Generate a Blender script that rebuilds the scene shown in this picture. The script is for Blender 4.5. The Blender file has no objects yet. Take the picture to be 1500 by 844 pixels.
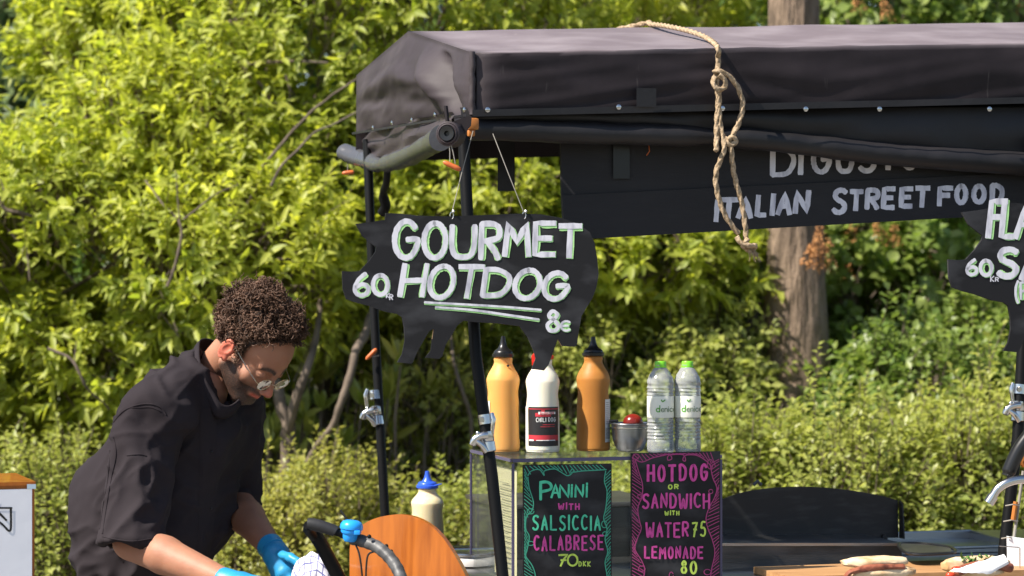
import bpy, bmesh, math, random
import numpy as np
from mathutils import Vector, Matrix, noise as mnoise
from mathutils.geometry import tessellate_polygon
random.seed(7); RNG = np.random.default_rng(11)
SC = bpy.context.scene; COL = SC.collection
PI = math.pi; R = math.radians

# ------------------------------------------------------------------ camera
CAMZ = 1.55; FPX = 3720.0
cd = bpy.data.cameras.new('camera'); cam = bpy.data.objects.new('camera', cd); COL.objects.link(cam)
cam.location = (0, 0, CAMZ); cam.rotation_euler = (R(90), 0, 0)
cd.sensor_width = 36; cd.lens = 36 * FPX / 1500; cd.clip_start = .1; cd.clip_end = 500
cd.dof.use_dof = True; cd.dof.focus_distance = 6.1; cd.dof.aperture_fstop = cd.lens / 22.0
SC.camera = cam
# ------------------------------------------------------------------ light
SUN_DIR = Vector((-.58, -.30, .76)).normalized()          # towards the sun
w = bpy.data.worlds.new('World'); SC.world = w; w.use_nodes = True
nt = w.node_tree; sky = nt.nodes.new('ShaderNodeTexSky'); sky.sky_type = 'NISHITA'; sky.sun_disc = False
sky.sun_elevation = math.asin(SUN_DIR.z); sky.sun_rotation = math.atan2(SUN_DIR.x, SUN_DIR.y)
nt.links.new(sky.outputs[0], nt.nodes['Background'].inputs[0]); nt.nodes['Background'].inputs[1].default_value = .09
sd = bpy.data.lights.new('sun', 'SUN'); so = bpy.data.objects.new('sun', sd); COL.objects.link(so)
sd.energy = 5.0; sd.angle = R(.53); sd.color = (1, .93, .82)
so.rotation_euler = SUN_DIR.to_track_quat('Z', 'Y').to_euler()
SC.view_settings.view_transform = 'Standard'; SC.view_settings.look = 'None'
SC.view_settings.exposure = .95; SC.view_settings.gamma = 1
SC.cycles.max_bounces = 8; SC.cycles.transparent_max_bounces = 16; SC.cycles.caustics_refractive = False; SC.cycles.caustics_reflective = False
SC.cycles.use_denoising = True

# ------------------------------------------------------------------ helpers
def P(px, py, D): return Vector(((px - 750) / FPX * D, D, CAMZ - (py - 422) / FPX * D))
class Plane:
    def __init__(s, p, n): s.p = Vector(p); s.n = Vector(n).normalized()
    def at(s, px, py, off=0):
        d = Vector(((px - 750) / FPX, 1, -(py - 422) / FPX)); o = Vector((0, 0, CAMZ))
        t = (s.p - o).dot(s.n) / d.dot(s.n); return o + d * t + s.n * off
def spline(pts, n=8, closed=False):
    pts = [Vector(p) for p in pts]; out = []; m = len(pts)
    for i in range(m if closed else m - 1):
        g = (lambda k: pts[k % m]) if closed else (lambda k: pts[max(0, min(m - 1, k))])
        a, b, c, d = g(i - 1), g(i), g(i + 1), g(i + 2)
        for k in range(n):
            t = k / n
            out.append(.5 * ((2 * b) + (c - a) * t + (2 * a - 5 * b + 4 * c - d) * t * t + (3 * b - a - 3 * c + d) * t ** 3))
    if not closed: out.append(pts[-1])
    return out
class MB:
    def __init__(s): s.v = []; s.f = []
    def add(s, v, f):
        o = len(s.v); s.v += [tuple(x) for x in v]; s.f += [tuple(i + o for i in q) for q in f]; return s
    def box(s, c, size, M=None, bev=0):
        bm = bmesh.new(); bmesh.ops.create_cube(bm, size=1)
        for v in bm.verts: v.co = Vector((v.co.x * size[0], v.co.y * size[1], v.co.z * size[2]))
        if bev: bmesh.ops.bevel(bm, geom=bm.edges[:], offset=bev, segments=2, affect='EDGES', profile=.6)
        bm.verts.index_update(); M = M or Matrix.Identity(3)
        s.add([M @ v.co + Vector(c) for v in bm.verts], [[v.index for v in f.verts] for f in bm.faces]); bm.free(); return s
    def tube(s, pts, r, n=10, cap=True, twist=None, lobes=0, lobe_amp=.2, sq=1):
        pts = [Vector(p) for p in pts]; m = len(pts); rr = r if hasattr(r, '__len__') else [r] * m
        V = []; t0 = (pts[1] - pts[0]).normalized(); a = t0.orthogonal().normalized(); L = 0
        for i, p in enumerate(pts):
            t = (pts[min(i + 1, m - 1)] - pts[max(i - 1, 0)])
            t = t.normalized() if t.length > 1e-9 else t0
            a = (a - t * a.dot(t)); a = a.normalized() if a.length > 1e-6 else t.orthogonal().normalized(); b = t.cross(a)
            if i: L += (p - pts[i - 1]).length
            for k in range(n):
                th = 2 * PI * k / n; q = rr[i]
                if lobes: q = q * (1 + lobe_amp * math.cos(lobes * th - L * twist))
                V.append(p + a * (math.cos(th) * q) + b * (math.sin(th) * q * sq))
        F = [(i * n + k, i * n + (k + 1) % n, (i + 1) * n + (k + 1) % n, (i + 1) * n + k) for i in range(m - 1) for k in range(n)]
        if cap: F += [tuple(range(n))[::-1], tuple(range((m - 1) * n, m * n))]
        return s.add(V, F)
    def lathe(s, prof, c=(0, 0, 0), n=32, M=None, fn=None):
        V = []; M = M or Matrix.Identity(3); c = Vector(c)
        for (r, z) in prof:
            for k in range(n):
                th = 2 * PI * k / n; x, y, zz = r * math.cos(th), r * math.sin(th), z
                if fn: x, y, zz = fn(x, y, zz)
                V.append(M @ Vector((x, y, zz)) + c)
        m = len(prof)
        F = [(i * n + k, i * n + (k + 1) % n, (i + 1) * n + (k + 1) % n, (i + 1) * n + k) for i in range(m - 1) for k in range(n)]
        F += [tuple(range(n))[::-1], tuple(range((m - 1) * n, m * n))]
        return s.add(V, F)
    def prism(s, front, off):          # polygon of 3-D points pushed by the vector off
        n = len(front); tri = tessellate_polygon([[Vector(p) for p in front]])
        V = [Vector(p) for p in front] + [Vector(p) + off for p in front]
        F = [tuple(t) for t in tri] + [tuple(i + n for i in t)[::-1] for t in tri] + [(i, i + n, (i + 1) % n + n, (i + 1) % n) for i in range(n)]
        return s.add(V, F)
    def grid(s, nu, nv, fn):
        V = [fn(i / nu, j / nv) for j in range(nv + 1) for i in range(nu + 1)]
        F = [(j * (nu + 1) + i, j * (nu + 1) + i + 1, (j + 1) * (nu + 1) + i + 1, (j + 1) * (nu + 1) + i) for j in range(nv) for i in range(nu)]
        return s.add(V, F)
    def sphere(s, c, r, n=16, M=None):
        r = r if hasattr(r, '__len__') else (r, r, r); M = M or Matrix.Identity(3); V = []; c = Vector(c)
        for j in range(1, n // 2):
            ph = PI * j / (n // 2)
            for k in range(n):
                th = 2 * PI * k / n; V.append(M @ Vector((r[0] * math.sin(ph) * math.cos(th), r[1] * math.sin(ph) * math.sin(th), r[2] * math.cos(ph))) + c)
        m = n // 2 - 1; F = [((j * n + k), j * n + (k + 1) % n, (j + 1) * n + (k + 1) % n, (j + 1) * n + k) for j in range(m - 1) for k in range(n)]
        V += [M @ Vector((0, 0, r[2])) + c, M @ Vector((0, 0, -r[2])) + c]
        F += [(k, m * n, (k + 1) % n) for k in range(n)] + [((m - 1) * n + k, (m - 1) * n + (k + 1) % n, m * n + 1) for k in range(n)]
        return s.add(V, F)
    def build(s, name, mat, parent=None, smooth=True, angle=40, fix=True):
        me = bpy.data.meshes.new(name); me.from_pydata(s.v, [], s.f)
        if fix:
            bm = bmesh.new(); bm.from_mesh(me); bmesh.ops.recalc_face_normals(bm, faces=bm.faces); bm.to_mesh(me); bm.free()
        return link(name, me, mat, parent, smooth, angle)
def link(name, me, mat, parent=None, smooth=True, angle=40):
    if smooth:
        me.shade_smooth()
        if angle: me.set_sharp_from_angle(angle=R(angle))
    if mat: me.materials.append(mat)
    o = bpy.data.objects.new(name, me); COL.objects.link(o)
    if parent is not None:
        o.parent = parent
        b = parent
        L = Vector((0, 0, 0))
        while b is not None: L += b.location; b = b.parent
        o.location = -L
    return o
def tag(o, label=None, cat=None, group=None, kind=None):
    if label: o['label'] = label
    if cat: o['category'] = cat
    if group: o['group'] = group
    if kind: o['kind'] = kind
    return o
def thing(name, label, cat, loc=(0, 0, 0), group=None):
    o = bpy.data.objects.new(name, None); o.empty_display_size = .1; COL.objects.link(o); o.location = loc
    return tag(o, label, cat, group)
def rotz(a): return Matrix.Rotation(a, 3, 'Z')

# ------------------------------------------------------------------ materials
def mat(name, col, rough=.6, metal=0, noise=None, bump=None, spec=.5, sheen=0, coat=0, sss=0, trans=0, ior=1.45):
    m = bpy.data.materials.new(name); m.use_nodes = True; n = m.node_tree.nodes; l = m.node_tree.links; b = n['Principled BSDF']
    b.inputs['Base Color'].default_value = (*col, 1); b.inputs['Roughness'].default_value = rough; b.inputs['Metallic'].default_value = metal
    b.inputs['Specular IOR Level'].default_value = spec; b.inputs['Sheen Weight'].default_value = sheen; b.inputs['Sheen Roughness'].default_value = .4
    b.inputs['Coat Weight'].default_value = coat; b.inputs['Transmission Weight'].default_value = trans; b.inputs['IOR'].default_value = ior
    if sss: b.inputs['Subsurface Weight'].default_value = sss; b.inputs['Subsurface Radius'].default_value = (.02, .012, .006); b.inputs['Subsurface Scale'].default_value = 1.0
    tc = n.new('ShaderNodeTexCoord')
    if noise:                     # (scale, second colour, lo, hi, stretch)
        sc, c2, lo, hi = noise[:4]; st = noise[4] if len(noise) > 4 else (1, 1, 1)
        mp = n.new('ShaderNodeMapping'); mp.inputs['Scale'].default_value = st; l.new(tc.outputs['Object'], mp.inputs[0])
        t = n.new('ShaderNodeTexNoise'); t.inputs['Scale'].default_value = sc; t.inputs['Detail'].default_value = 6; l.new(mp.outputs[0], t.inputs['Vector'])
        mr = n.new('ShaderNodeMapRange'); mr.inputs[1].default_value = lo; mr.inputs[2].default_value = hi; l.new(t.outputs[0], mr.inputs[0])
        mx = n.new('ShaderNodeMix'); mx.data_type = 'RGBA'; mx.inputs[6].default_value = (*col, 1); mx.inputs[7].default_value = (*c2, 1)
        l.new(mr.outputs[0], mx.inputs[0]); l.new(mx.outputs[2], b.inputs['Base Color'])
    if bump:                      # (scale, strength, distance, stretch)
        mp = n.new('ShaderNodeMapping'); mp.inputs['Scale'].default_value = bump[3] if len(bump) > 3 else (1, 1, 1); l.new(tc.outputs['Object'], mp.inputs[0])
        t = n.new('ShaderNodeTexNoise'); t.inputs['Scale'].default_value = bump[0]; t.inputs['Detail'].default_value = 5; l.new(mp.outputs[0], t.inputs['Vector'])
        bp = n.new('ShaderNodeBump'); bp.inputs['Strength'].default_value = bump[1]; bp.inputs['Distance'].default_value = bump[2]
        l.new(t.outputs[0], bp.inputs['Height']); l.new(bp.outputs[0], b.inputs['Normal'])
    return m
def leafmat(name, c1, c2, trans=.4, rough=.42):
    m = bpy.data.materials.new(name); m.use_nodes = True; n = m.node_tree.nodes; l = m.node_tree.links; b = n['Principled BSDF']; out = n['Material Output']
    at = n.new('ShaderNodeAttribute'); at.attribute_name = 'tint'
    mx = n.new('ShaderNodeMix'); mx.data_type = 'RGBA'; mx.inputs[6].default_value = (*c1, 1); mx.inputs[7].default_value = (*c2, 1); l.new(at.outputs['Fac'], mx.inputs[0])
    l.new(mx.outputs[2], b.inputs['Base Color']); b.inputs['Roughness'].default_value = rough
    hs = n.new('ShaderNodeHueSaturation'); hs.inputs['Value'].default_value = 1.7; hs.inputs['Saturation'].default_value = 1.1; l.new(mx.outputs[2], hs.inputs['Color'])
    tr = n.new('ShaderNodeBsdfTranslucent'); l.new(hs.outputs[0], tr.inputs[0])
    ms = n.new('ShaderNodeMixShader'); ms.inputs[0].default_value = trans; l.new(b.outputs[0], ms.inputs[1]); l.new(tr.outputs[0], ms.inputs[2]); l.new(ms.outputs[0], out.inputs[0])
    return m
def clearmat(name, tint=(1, 1, 1), refl=1.0, rough=.03, ior=1.45, haze=0.0, hazecol=(.8, .8, .8)):
    m = bpy.data.materials.new(name); m.use_nodes = True; n = m.node_tree.nodes; l = m.node_tree.links; n.remove(n['Principled BSDF']); out = n['Material Output']
    t = n.new('ShaderNodeBsdfTransparent'); t.inputs[0].default_value = (*tint, 1); g = n.new('ShaderNodeBsdfGlossy'); g.inputs['Roughness'].default_value = rough
    fr = n.new('ShaderNodeFresnel'); fr.inputs[0].default_value = ior; mu = n.new('ShaderNodeMath'); mu.operation = 'MULTIPLY'; mu.inputs[1].default_value = refl; l.new(fr.outputs[0], mu.inputs[0])
    ms = n.new('ShaderNodeMixShader'); l.new(mu.outputs[0], ms.inputs[0]); l.new(t.outputs[0], ms.inputs[1]); l.new(g.outputs[0], ms.inputs[2])
    if haze:
        d = n.new('ShaderNodeBsdfDiffuse'); d.inputs[0].default_value = (*hazecol, 1); m2 = n.new('ShaderNodeMixShader'); m2.inputs[0].default_value = haze
        l.new(ms.outputs[0], m2.inputs[1]); l.new(d.outputs[0], m2.inputs[2]); ms = m2
    l.new(ms.outputs[0], out.inputs[0]); return m
M = {}
M['tarp'] = mat('black vinyl tarp', (.0125, .0092, .0110), .62, noise=(3, (.020, .0155, .0175), .4, .7), bump=(9, .25, .01), spec=.25)
M['tarp_end'] = mat('tarp end painted as lit', (.040, .031, .034), .55, noise=(4, (.055, .042, .045), .4, .7), bump=(9, .25, .01), spec=.4)  # lighter copy of the black tarp, side sunlight put into its colour
M['tarp_roof'] = mat('roof tarp painted as lit', (.185, .15, .175), .5, noise=(2.5, (.26, .22, .25), .35, .7, (1, 3, 1)), bump=(9, .2, .01), spec=.5, sheen=.3)  # pale copy of the black tarp, roof sunlight put into its colour
M['tarp_dark'] = mat('inner tarp', (.009, .008, .009), .55, noise=(5, (.016, .014, .016), .4, .7), bump=(9, .4, .01))
M['tarp_grey'] = mat('grey tarp underside', (.075, .077, .088), .27, noise=(9, (.07, .07, .075), .35, .7), bump=(14, .5, .01))
M['black_metal'] = mat('black powder coat', (.005, .005, .0055), .45, bump=(60, .08, .002), spec=.18)
M['chrome'] = mat('chrome', (.58, .57, .56), .22, 1, bump=(30, .08, .002))
M['steel'] = mat('brushed stainless', (.42, .42, .43), .3, 1, noise=(6, (.3, .3, .31), .3, .8, (1, 1, 6)), bump=(30, .15, .002, (1, 1, 20)))
M['steel_dark'] = mat('used steel', (.14, .13, .125), .38, .7, noise=(5, (.06, .055, .05), .35, .7, (1, 1, 5)), bump=(40, .2, .002, (1, 1, 14)))
M['black_steel'] = mat('blackened steel', (.022, .022, .024), .48, .2, noise=(14, (.05, .05, .052), .5, .8, (1, 1, 4)), bump=(50, .15, .002))
M['chalkboard'] = mat('chalkboard', (.011, .0105, .012), .62, spec=.3, noise=(9, (.050, .050, .055), .48, .8, (1, 1, 2)), bump=(90, .1, .002))
M['board_wood'] = mat('painted black planks', (.021, .020, .022), .65, spec=.3, noise=(11, (.026, .025, .027), .5, .85, (1, 1, 4)), bump=(60, .25, .003, (1, 1, 8)))
M['raw_edge'] = mat('raw plywood', (.42, .27, .14), .7)
M['paint_white'] = mat('chalk marker white', (.68, .67, .73), .8, noise=(55, (.36, .355, .42), .45, .72, (1, 1, .3)))
M['paint_green'] = mat('chalk marker green', (.45, .78, .32), .7, noise=(60, (.3, .58, .2), .4, .7))
M['mk_mint'] = mat('marker mint', (.09, .62, .36), .6, noise=(60, (.05, .42, .26), .4, .7))
M['mk_pink'] = mat('marker pink', (.68, .07, .34), .6, noise=(60, (.45, .05, .24), .4, .7))
M['mk_yellow'] = mat('marker yellow', (.55, .72, .10), .6, noise=(60, (.42, .56, .1), .4, .7))
M['mk_mint_dim'] = mat('marker mint thin', (.05, .34, .22), .6)
M['mk_pink_dim'] = mat('marker pink thin', (.36, .045, .17), .6)
M['rope'] = mat('sisal rope', (.42, .31, .20), .85, noise=(120, (.23, .16, .09), .4, .65), bump=(200, .7, .003))
M['string'] = mat('thin string', (.26, .24, .21), .7)
M['wood'] = mat('varnished wood', (.42, .12, .015), .28, noise=(5, (.25, .062, .008), .38, .72, (9, 9, 1)), coat=.4, bump=(20, .08, .002, (6, 6, 1)))
M['wood_pale'] = mat('cutting board wood', (.48, .27, .12), .5, noise=(9, (.34, .17, .07), .35, .7, (1, 8, 8)))
M['wood_edge'] = mat('wood edge', (.52, .30, .14), .5)
M['orange'] = mat('orange plastic', (.50, .12, .03), .4)
M['amber'] = mat('amber plastic', (.42, .15, .03), .4)
M['mustard'] = mat('mustard bottle', (.72, .37, .125), .5, spec=.35, sss=.5, noise=(5, (.72, .35, .085), .4, .7))
M['mustard2'] = mat('deeper mustard bottle', (.46, .20, .045), .5, spec=.3, sss=.3, noise=(7, (.36, .145, .03), .4, .7))
M['mayo'] = mat('cream bottle', (.80, .77, .64), .42, sss=.4)
M['remo'] = mat('pale yellow bottle', (.78, .68, .44), .3, sss=.4, noise=(8, (.72, .58, .34), .4, .7))
M['black_plastic'] = mat('black plastic', (.012, .012, .013), .3)
M['red_plastic'] = mat('red plastic', (.65, .02, .012), .3)
M['blue_cap'] = mat('blue plastic', (.03, .10, .62), .3)
M['bell_blue'] = mat('light blue plastic', (.02, .30, .80), .3)
M['green_cap'] = mat('lime plastic', (.20, .62, .03), .35)
M['label_white'] = mat('white label', (.75, .75, .74), .45)
M['label_black'] = mat('black label', (.018, .016, .018), .4)
M['label_red'] = mat('red label', (.5, .035, .05), .4)
M['print_grey'] = mat('grey print', (.2, .2, .2), .5)
M['print_green'] = mat('green print', (.08, .32, .03), .5)
M['pet'] = clearmat('clear bottle plastic', (.97, .98, .98), 1.5, .10, 1.45, .24, (.92, .94, .94))
M['acrylic'] = clearmat('clear acrylic', (.97, .98, .97), .35, .02, 1.49, .02, (.75, .8, .75))
M['acrylic_edge'] = mat('acrylic edge', (.09, .08, .15), .25, spec=.6)
M['paper'] = mat('white paper', (.80, .80, .84), .8, noise=(3, (.74, .74, .79), .35, .7), bump=(4, .3, .01))
M['cream_paper'] = mat('cream paper', (.80, .74, .46), .8)
M['ink'] = mat('black ink', (.012, .012, .012), .7)
M['tape'] = mat('pale blue tape', (.5, .6, .68), .35)
M['white_enamel'] = mat('white enamel', (.8, .78, .76), .25)
M['rubber'] = mat('black rubber', (.02, .02, .022), .55, bump=(80, .3, .002))
M['grip_tape'] = mat('worn black bar tape', (.05, .05, .052), .5, noise=(30, (.14, .14, .14), .45, .75), bump=(60, .5, .003))
M['glove'] = mat('blue nitrile glove', (.025, .27, .52), .42, noise=(12, (.018, .20, .42), .4, .7), bump=(35, .35, .004), sss=.1)
M['shirt'] = mat('black cotton', (.024, .0195, .0225), .9, noise=(3, (.036, .030, .034), .35, .7), bump=(260, .25, .001), spec=.12)
M['trousers'] = mat('dark trousers', (.022, .018, .020), .9)
M['hair'] = mat('curly brown hair', (.055, .028, .016), .52, spec=.3, noise=(30, (.21, .12, .08), .42, .7))
M['scalp'] = mat('hair base', (.018, .010, .007), .9)
M['gold'] = mat('thin gold frame', (.65, .55, .38), .25, 1)
M['lens'] = clearmat('glass lens', (.97, .97, .97), .6, .01, 1.5)
M['bun'] = mat('white crusty bun', (.70, .54, .35), .8, noise=(22, (.42, .24, .10), .42, .68), bump=(60, .4, .004))
M['sausage'] = mat('browned sausage', (.30, .095, .05), .5, noise=(60, (.13, .035, .02), .4, .65), bump=(80, .5, .003))
M['sauce'] = mat('red sauce', (.5, .05, .02), .2)
M['greens'] = mat('salad green', (.08, .17, .03), .5)
M['bark'] = mat('grey bark', (.27, .195, .140), .95, noise=(5, (.12, .085, .060), .35, .65, (5, 5, 1)), bump=(7, 1.0, .06, (6, 6, 1)))
M['twig'] = mat('grey brown branch', (.17, .13, .10), .9, noise=(14, (.08, .06, .045), .35, .7), bump=(30, .6, .01))
M['ground'] = mat('soil and grass ground', (.05, .06, .025), .95, noise=(3, (.09, .07, .04), .4, .6), bump=(30, .8, .05))
M['paving'] = mat('grey paving', (.24, .23, .21), .9, noise=(8, (.17, .16, .15), .4, .7), bump=(40, .5, .01))
M['leaf_main'] = leafmat('bright shrub leaf', (.21, .27, .042), (.52, .53, .090), .48, .5)
M['leaf_blue'] = leafmat('grey green leaf', (.10, .16, .07), (.24, .31, .13), .35)
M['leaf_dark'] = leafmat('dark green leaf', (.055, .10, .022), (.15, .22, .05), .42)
M['leaf_low'] = leafmat('pale yellow leaf', (.22, .25, .05), (.46, .43, .12), .42)
M['leaf_hedge'] = leafmat('hedge leaf', (.20, .25, .05), (.43, .44, .12), .42)
M['leaf_lilac'] = leafmat('lilac leaf', (.10, .17, .03), (.27, .33, .085), .40)
M['panicle'] = mat('dry brown flower', (.42, .20, .07), .9, noise=(40, (.28, .12, .045), .4, .7))
def skinmat():
    m = mat('tanned skin', (.47, .215, .125), .58, sss=.25, bump=(140, .25, .002))
    n = m.node_tree.nodes; l = m.node_tree.links; b = n['Principled BSDF']; b.inputs['Subsurface Radius'].default_value = (.012, .004, .002)
    tc = n.new('ShaderNodeTexCoord'); t = n.new('ShaderNodeTexNoise'); t.inputs['Scale'].default_value = 22; t.inputs['Detail'].default_value = 4; l.new(tc.outputs['Object'], t.inputs['Vector'])
    a = n.new('ShaderNodeMix'); a.data_type = 'RGBA'; a.inputs[6].default_value = (.41, .200, .122, 1); a.inputs[7].default_value = (.31, .135, .082, 1); l.new(t.outputs[0], a.inputs[0])
    prev = a.outputs[2]
    for nm, c, ns in (('red', (.62, .13, .085, 1), None), ('beard', (.030, .019, .015, 1), 420)):
        at = n.new('ShaderNodeAttribute'); at.attribute_name = nm; fac = at.outputs['Fac']
        if ns:
            t2 = n.new('ShaderNodeTexNoise'); t2.inputs['Scale'].default_value = ns; t2.inputs['Detail'].default_value = 2; l.new(tc.outputs['Object'], t2.inputs['Vector'])
            mr = n.new('ShaderNodeMapRange'); mr.inputs[1].default_value = .30; mr.inputs[2].default_value = .62; mr.inputs[3].default_value = .74; l.new(t2.outputs[0], mr.inputs[0])
            mm = n.new('ShaderNodeMath'); mm.operation = 'MULTIPLY'; l.new(fac, mm.inputs[0]); l.new(mr.outputs[0], mm.inputs[1]); fac = mm.outputs[0]
        x = n.new('ShaderNodeMix'); x.data_type = 'RGBA'; l.new(fac, x.inputs[0]); l.new(prev, x.inputs[6]); x.inputs[7].default_value = c; prev = x.outputs[2]
    l.new(prev, b.inputs['Base Color']); return m
M['skin'] = skinmat()
def litmat():            # black tarp with sunlight on roof and left end painted in, weight in a vertex attribute
    m = mat('black tarp with painted light', (.0125, .0092, .0110), .62, bump=(9, .25, .01), spec=.3); n = m.node_tree.nodes; l = m.node_tree.links; b = n['Principled BSDF']
    at = n.new('ShaderNodeAttribute'); at.attribute_name = 'lit_paint'; tc = n.new('ShaderNodeTexCoord'); prev = None; t = n.new('ShaderNodeTexNoise'); t.inputs['Scale'].default_value = 6; t.inputs['Detail'].default_value = 7; l.new(tc.outputs['Object'], t.inputs['Vector'])
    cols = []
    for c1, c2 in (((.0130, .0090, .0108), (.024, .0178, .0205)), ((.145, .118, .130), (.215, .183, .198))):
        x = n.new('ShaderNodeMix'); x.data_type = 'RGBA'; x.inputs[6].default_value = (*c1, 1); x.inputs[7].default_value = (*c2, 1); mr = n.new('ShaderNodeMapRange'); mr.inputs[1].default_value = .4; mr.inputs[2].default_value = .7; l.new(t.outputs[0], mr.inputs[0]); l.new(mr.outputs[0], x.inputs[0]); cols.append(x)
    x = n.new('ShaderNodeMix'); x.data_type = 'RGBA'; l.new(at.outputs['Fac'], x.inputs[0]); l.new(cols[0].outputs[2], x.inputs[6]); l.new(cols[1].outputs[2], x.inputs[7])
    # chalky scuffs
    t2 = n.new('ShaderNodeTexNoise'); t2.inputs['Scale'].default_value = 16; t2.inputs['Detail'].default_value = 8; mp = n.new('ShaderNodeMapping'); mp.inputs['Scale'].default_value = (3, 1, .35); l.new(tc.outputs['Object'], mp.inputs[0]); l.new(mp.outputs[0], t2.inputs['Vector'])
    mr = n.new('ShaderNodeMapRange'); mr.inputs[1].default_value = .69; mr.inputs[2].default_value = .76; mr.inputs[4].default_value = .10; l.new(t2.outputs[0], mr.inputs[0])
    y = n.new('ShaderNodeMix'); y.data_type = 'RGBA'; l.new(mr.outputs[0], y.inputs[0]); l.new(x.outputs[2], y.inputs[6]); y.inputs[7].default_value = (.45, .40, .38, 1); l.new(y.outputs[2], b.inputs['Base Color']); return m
M['tarp_cover'] = litmat()

# ------------------------------------------------------------------ signed distance modelling (surface nets)
def A(v): return np.array(v, dtype=np.float32)
class SDF:
    def __init__(s, lo, hi, h):
        s.lo = A(lo); s.h = h; n = np.ceil((A(hi) - s.lo) / h).astype(int) + 1
        ax = [s.lo[i] + h * np.arange(n[i], dtype=np.float32) for i in range(3)]
        s.X, s.Y, s.Z = np.meshgrid(*ax, indexing='ij'); s.F = np.full(s.X.shape, 9.0, np.float32)
    def d_cone(s, a, b, ra, rb, sq=None):
        a = A(a); b = A(b); ba = b - a; L = max(1e-9, float(ba @ ba))
        x, y, z = s.X - a[0], s.Y - a[1], s.Z - a[2]; t = np.clip((x * ba[0] + y * ba[1] + z * ba[2]) / L, 0, 1)
        return np.sqrt((x - t * ba[0]) ** 2 + (y - t * ba[1]) ** 2 + (z - t * ba[2]) ** 2) - (ra + (rb - ra) * t)
    def d_ell(s, c, r, M=None):
        c = A(c); x, y, z = s.X - c[0], s.Y - c[1], s.Z - c[2]
        if M is not None:       # columns of M are the ellipsoid's axes
            q = [x * M[0][i] + y * M[1][i] + z * M[2][i] for i in range(3)]; x, y, z = q
        k = np.sqrt((x / r[0]) ** 2 + (y / r[1]) ** 2 + (z / r[2]) ** 2); return (k - 1) * min(r) if False else k * (k - 1) / np.maximum(1e-6, np.sqrt((x / r[0] ** 2) ** 2 + (y / r[1] ** 2) ** 2 + (z / r[2] ** 2) ** 2))
    def add(s, d, k=.02): h = np.clip(.5 + .5 * (s.F - d) / k, 0, 1); s.F = s.F * (1 - h) + d * h - k * h * (1 - h); return s
    def sub(s, d, k=.01): h = np.clip(.5 - .5 * (s.F + d) / k, 0, 1); s.F = s.F * (1 - h) - d * h + k * h * (1 - h); return s
    def mesh(s):
        F = s.F; S = F < 0; n = F.shape; c = tuple(k - 1 for k in n); acc = np.zeros(c + (3,), np.float32); cnt = np.zeros(c, np.float32)
        cor = lambda i, j, k: (slice(i, i + c[0]), slice(j, j + c[1]), slice(k, k + c[2]))
        for ax in range(3):
            for p in (0, 1):
                for q in (0, 1):
                    a = [0, 0, 0]; o = [x for x in range(3) if x != ax]; a[o[0]] = p; a[o[1]] = q; b = list(a); b[ax] = 1
                    fa, fb = F[cor(*a)], F[cor(*b)]; m = (fa < 0) != (fb < 0); t = np.where(m, fa / np.where(m, fa - fb, 1), 0)
                    for x in range(3): acc[..., x] += np.where(m, a[x] + (t if x == ax else 0), 0)
                    cnt += m
        act = cnt > 0; idx = np.full(c, -1, int); idx[act] = np.arange(act.sum()); ijk = np.argwhere(act)
        V = (ijk + acc[act] / cnt[act][:, None]) * s.h + s.lo; Q = []
        for ax in range(3):
            o = [x for x in range(3) if x != ax]; sl0 = [slice(None)] * 3; sl1 = [slice(None)] * 3; sl0[ax] = slice(0, -1); sl1[ax] = slice(1, None)
            m = S[tuple(sl0)] != S[tuple(sl1)]; e = np.argwhere(m); e = e[(e[:, o[0]] > 0) & (e[:, o[1]] > 0) & (e[:, o[0]] < n[o[0]] - 1) & (e[:, o[1]] < n[o[1]] - 1)]
            inside = S[tuple(e.T)]; d0 = np.zeros(3, int); d0[o[0]] = 1; d1 = np.zeros(3, int); d1[o[1]] = 1
            q = np.stack([idx[tuple((e - d0 - d1).T)], idx[tuple((e - d1).T)], idx[tuple(e.T)], idx[tuple((e - d0).T)]], 1)
            flip = inside if ax != 1 else ~inside; q[~flip] = q[~flip][:, ::-1]; Q.append(q)
        return V, np.concatenate(Q)
def fast_mesh(name, V, Q):
    me = bpy.data.meshes.new(name); V = np.asarray(V, np.float32); Q = np.asarray(Q, np.int32); k = Q.shape[1]
    me.vertices.add(len(V)); me.vertices.foreach_set('co', V.ravel()); me.loops.add(Q.size); me.loops.foreach_set('vertex_index', Q.ravel())
    me.polygons.add(len(Q)); me.polygons.foreach_set('loop_start', np.arange(0, Q.size, k, dtype=np.int32)); me.update(calc_edges=True); return me
def vnoise(p, seed=0):                       # value noise, p (N,3) -> -1..1
    p = np.asarray(p, np.float64); i = np.floor(p).astype(np.int64); f = p - i; f = f * f * (3 - 2 * f); r = 0
    for dx in (0, 1):
        for dy in (0, 1):
            for dz in (0, 1):
                h = ((i[:, 0] + dx) * 374761393 + (i[:, 1] + dy) * 668265263 + (i[:, 2] + dz) * 2147483647 + seed * 1274126177) & 0xffffffff
                h = ((h ^ (h >> 13)) * 1274126177) & 0xffffffff; h = (h ^ (h >> 16)) & 0xffff
                w = (f[:, 0] if dx else 1 - f[:, 0]) * (f[:, 1] if dy else 1 - f[:, 1]) * (f[:, 2] if dz else 1 - f[:, 2]); r = r + w * (h / 32767.5 - 1)
    return r

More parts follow.
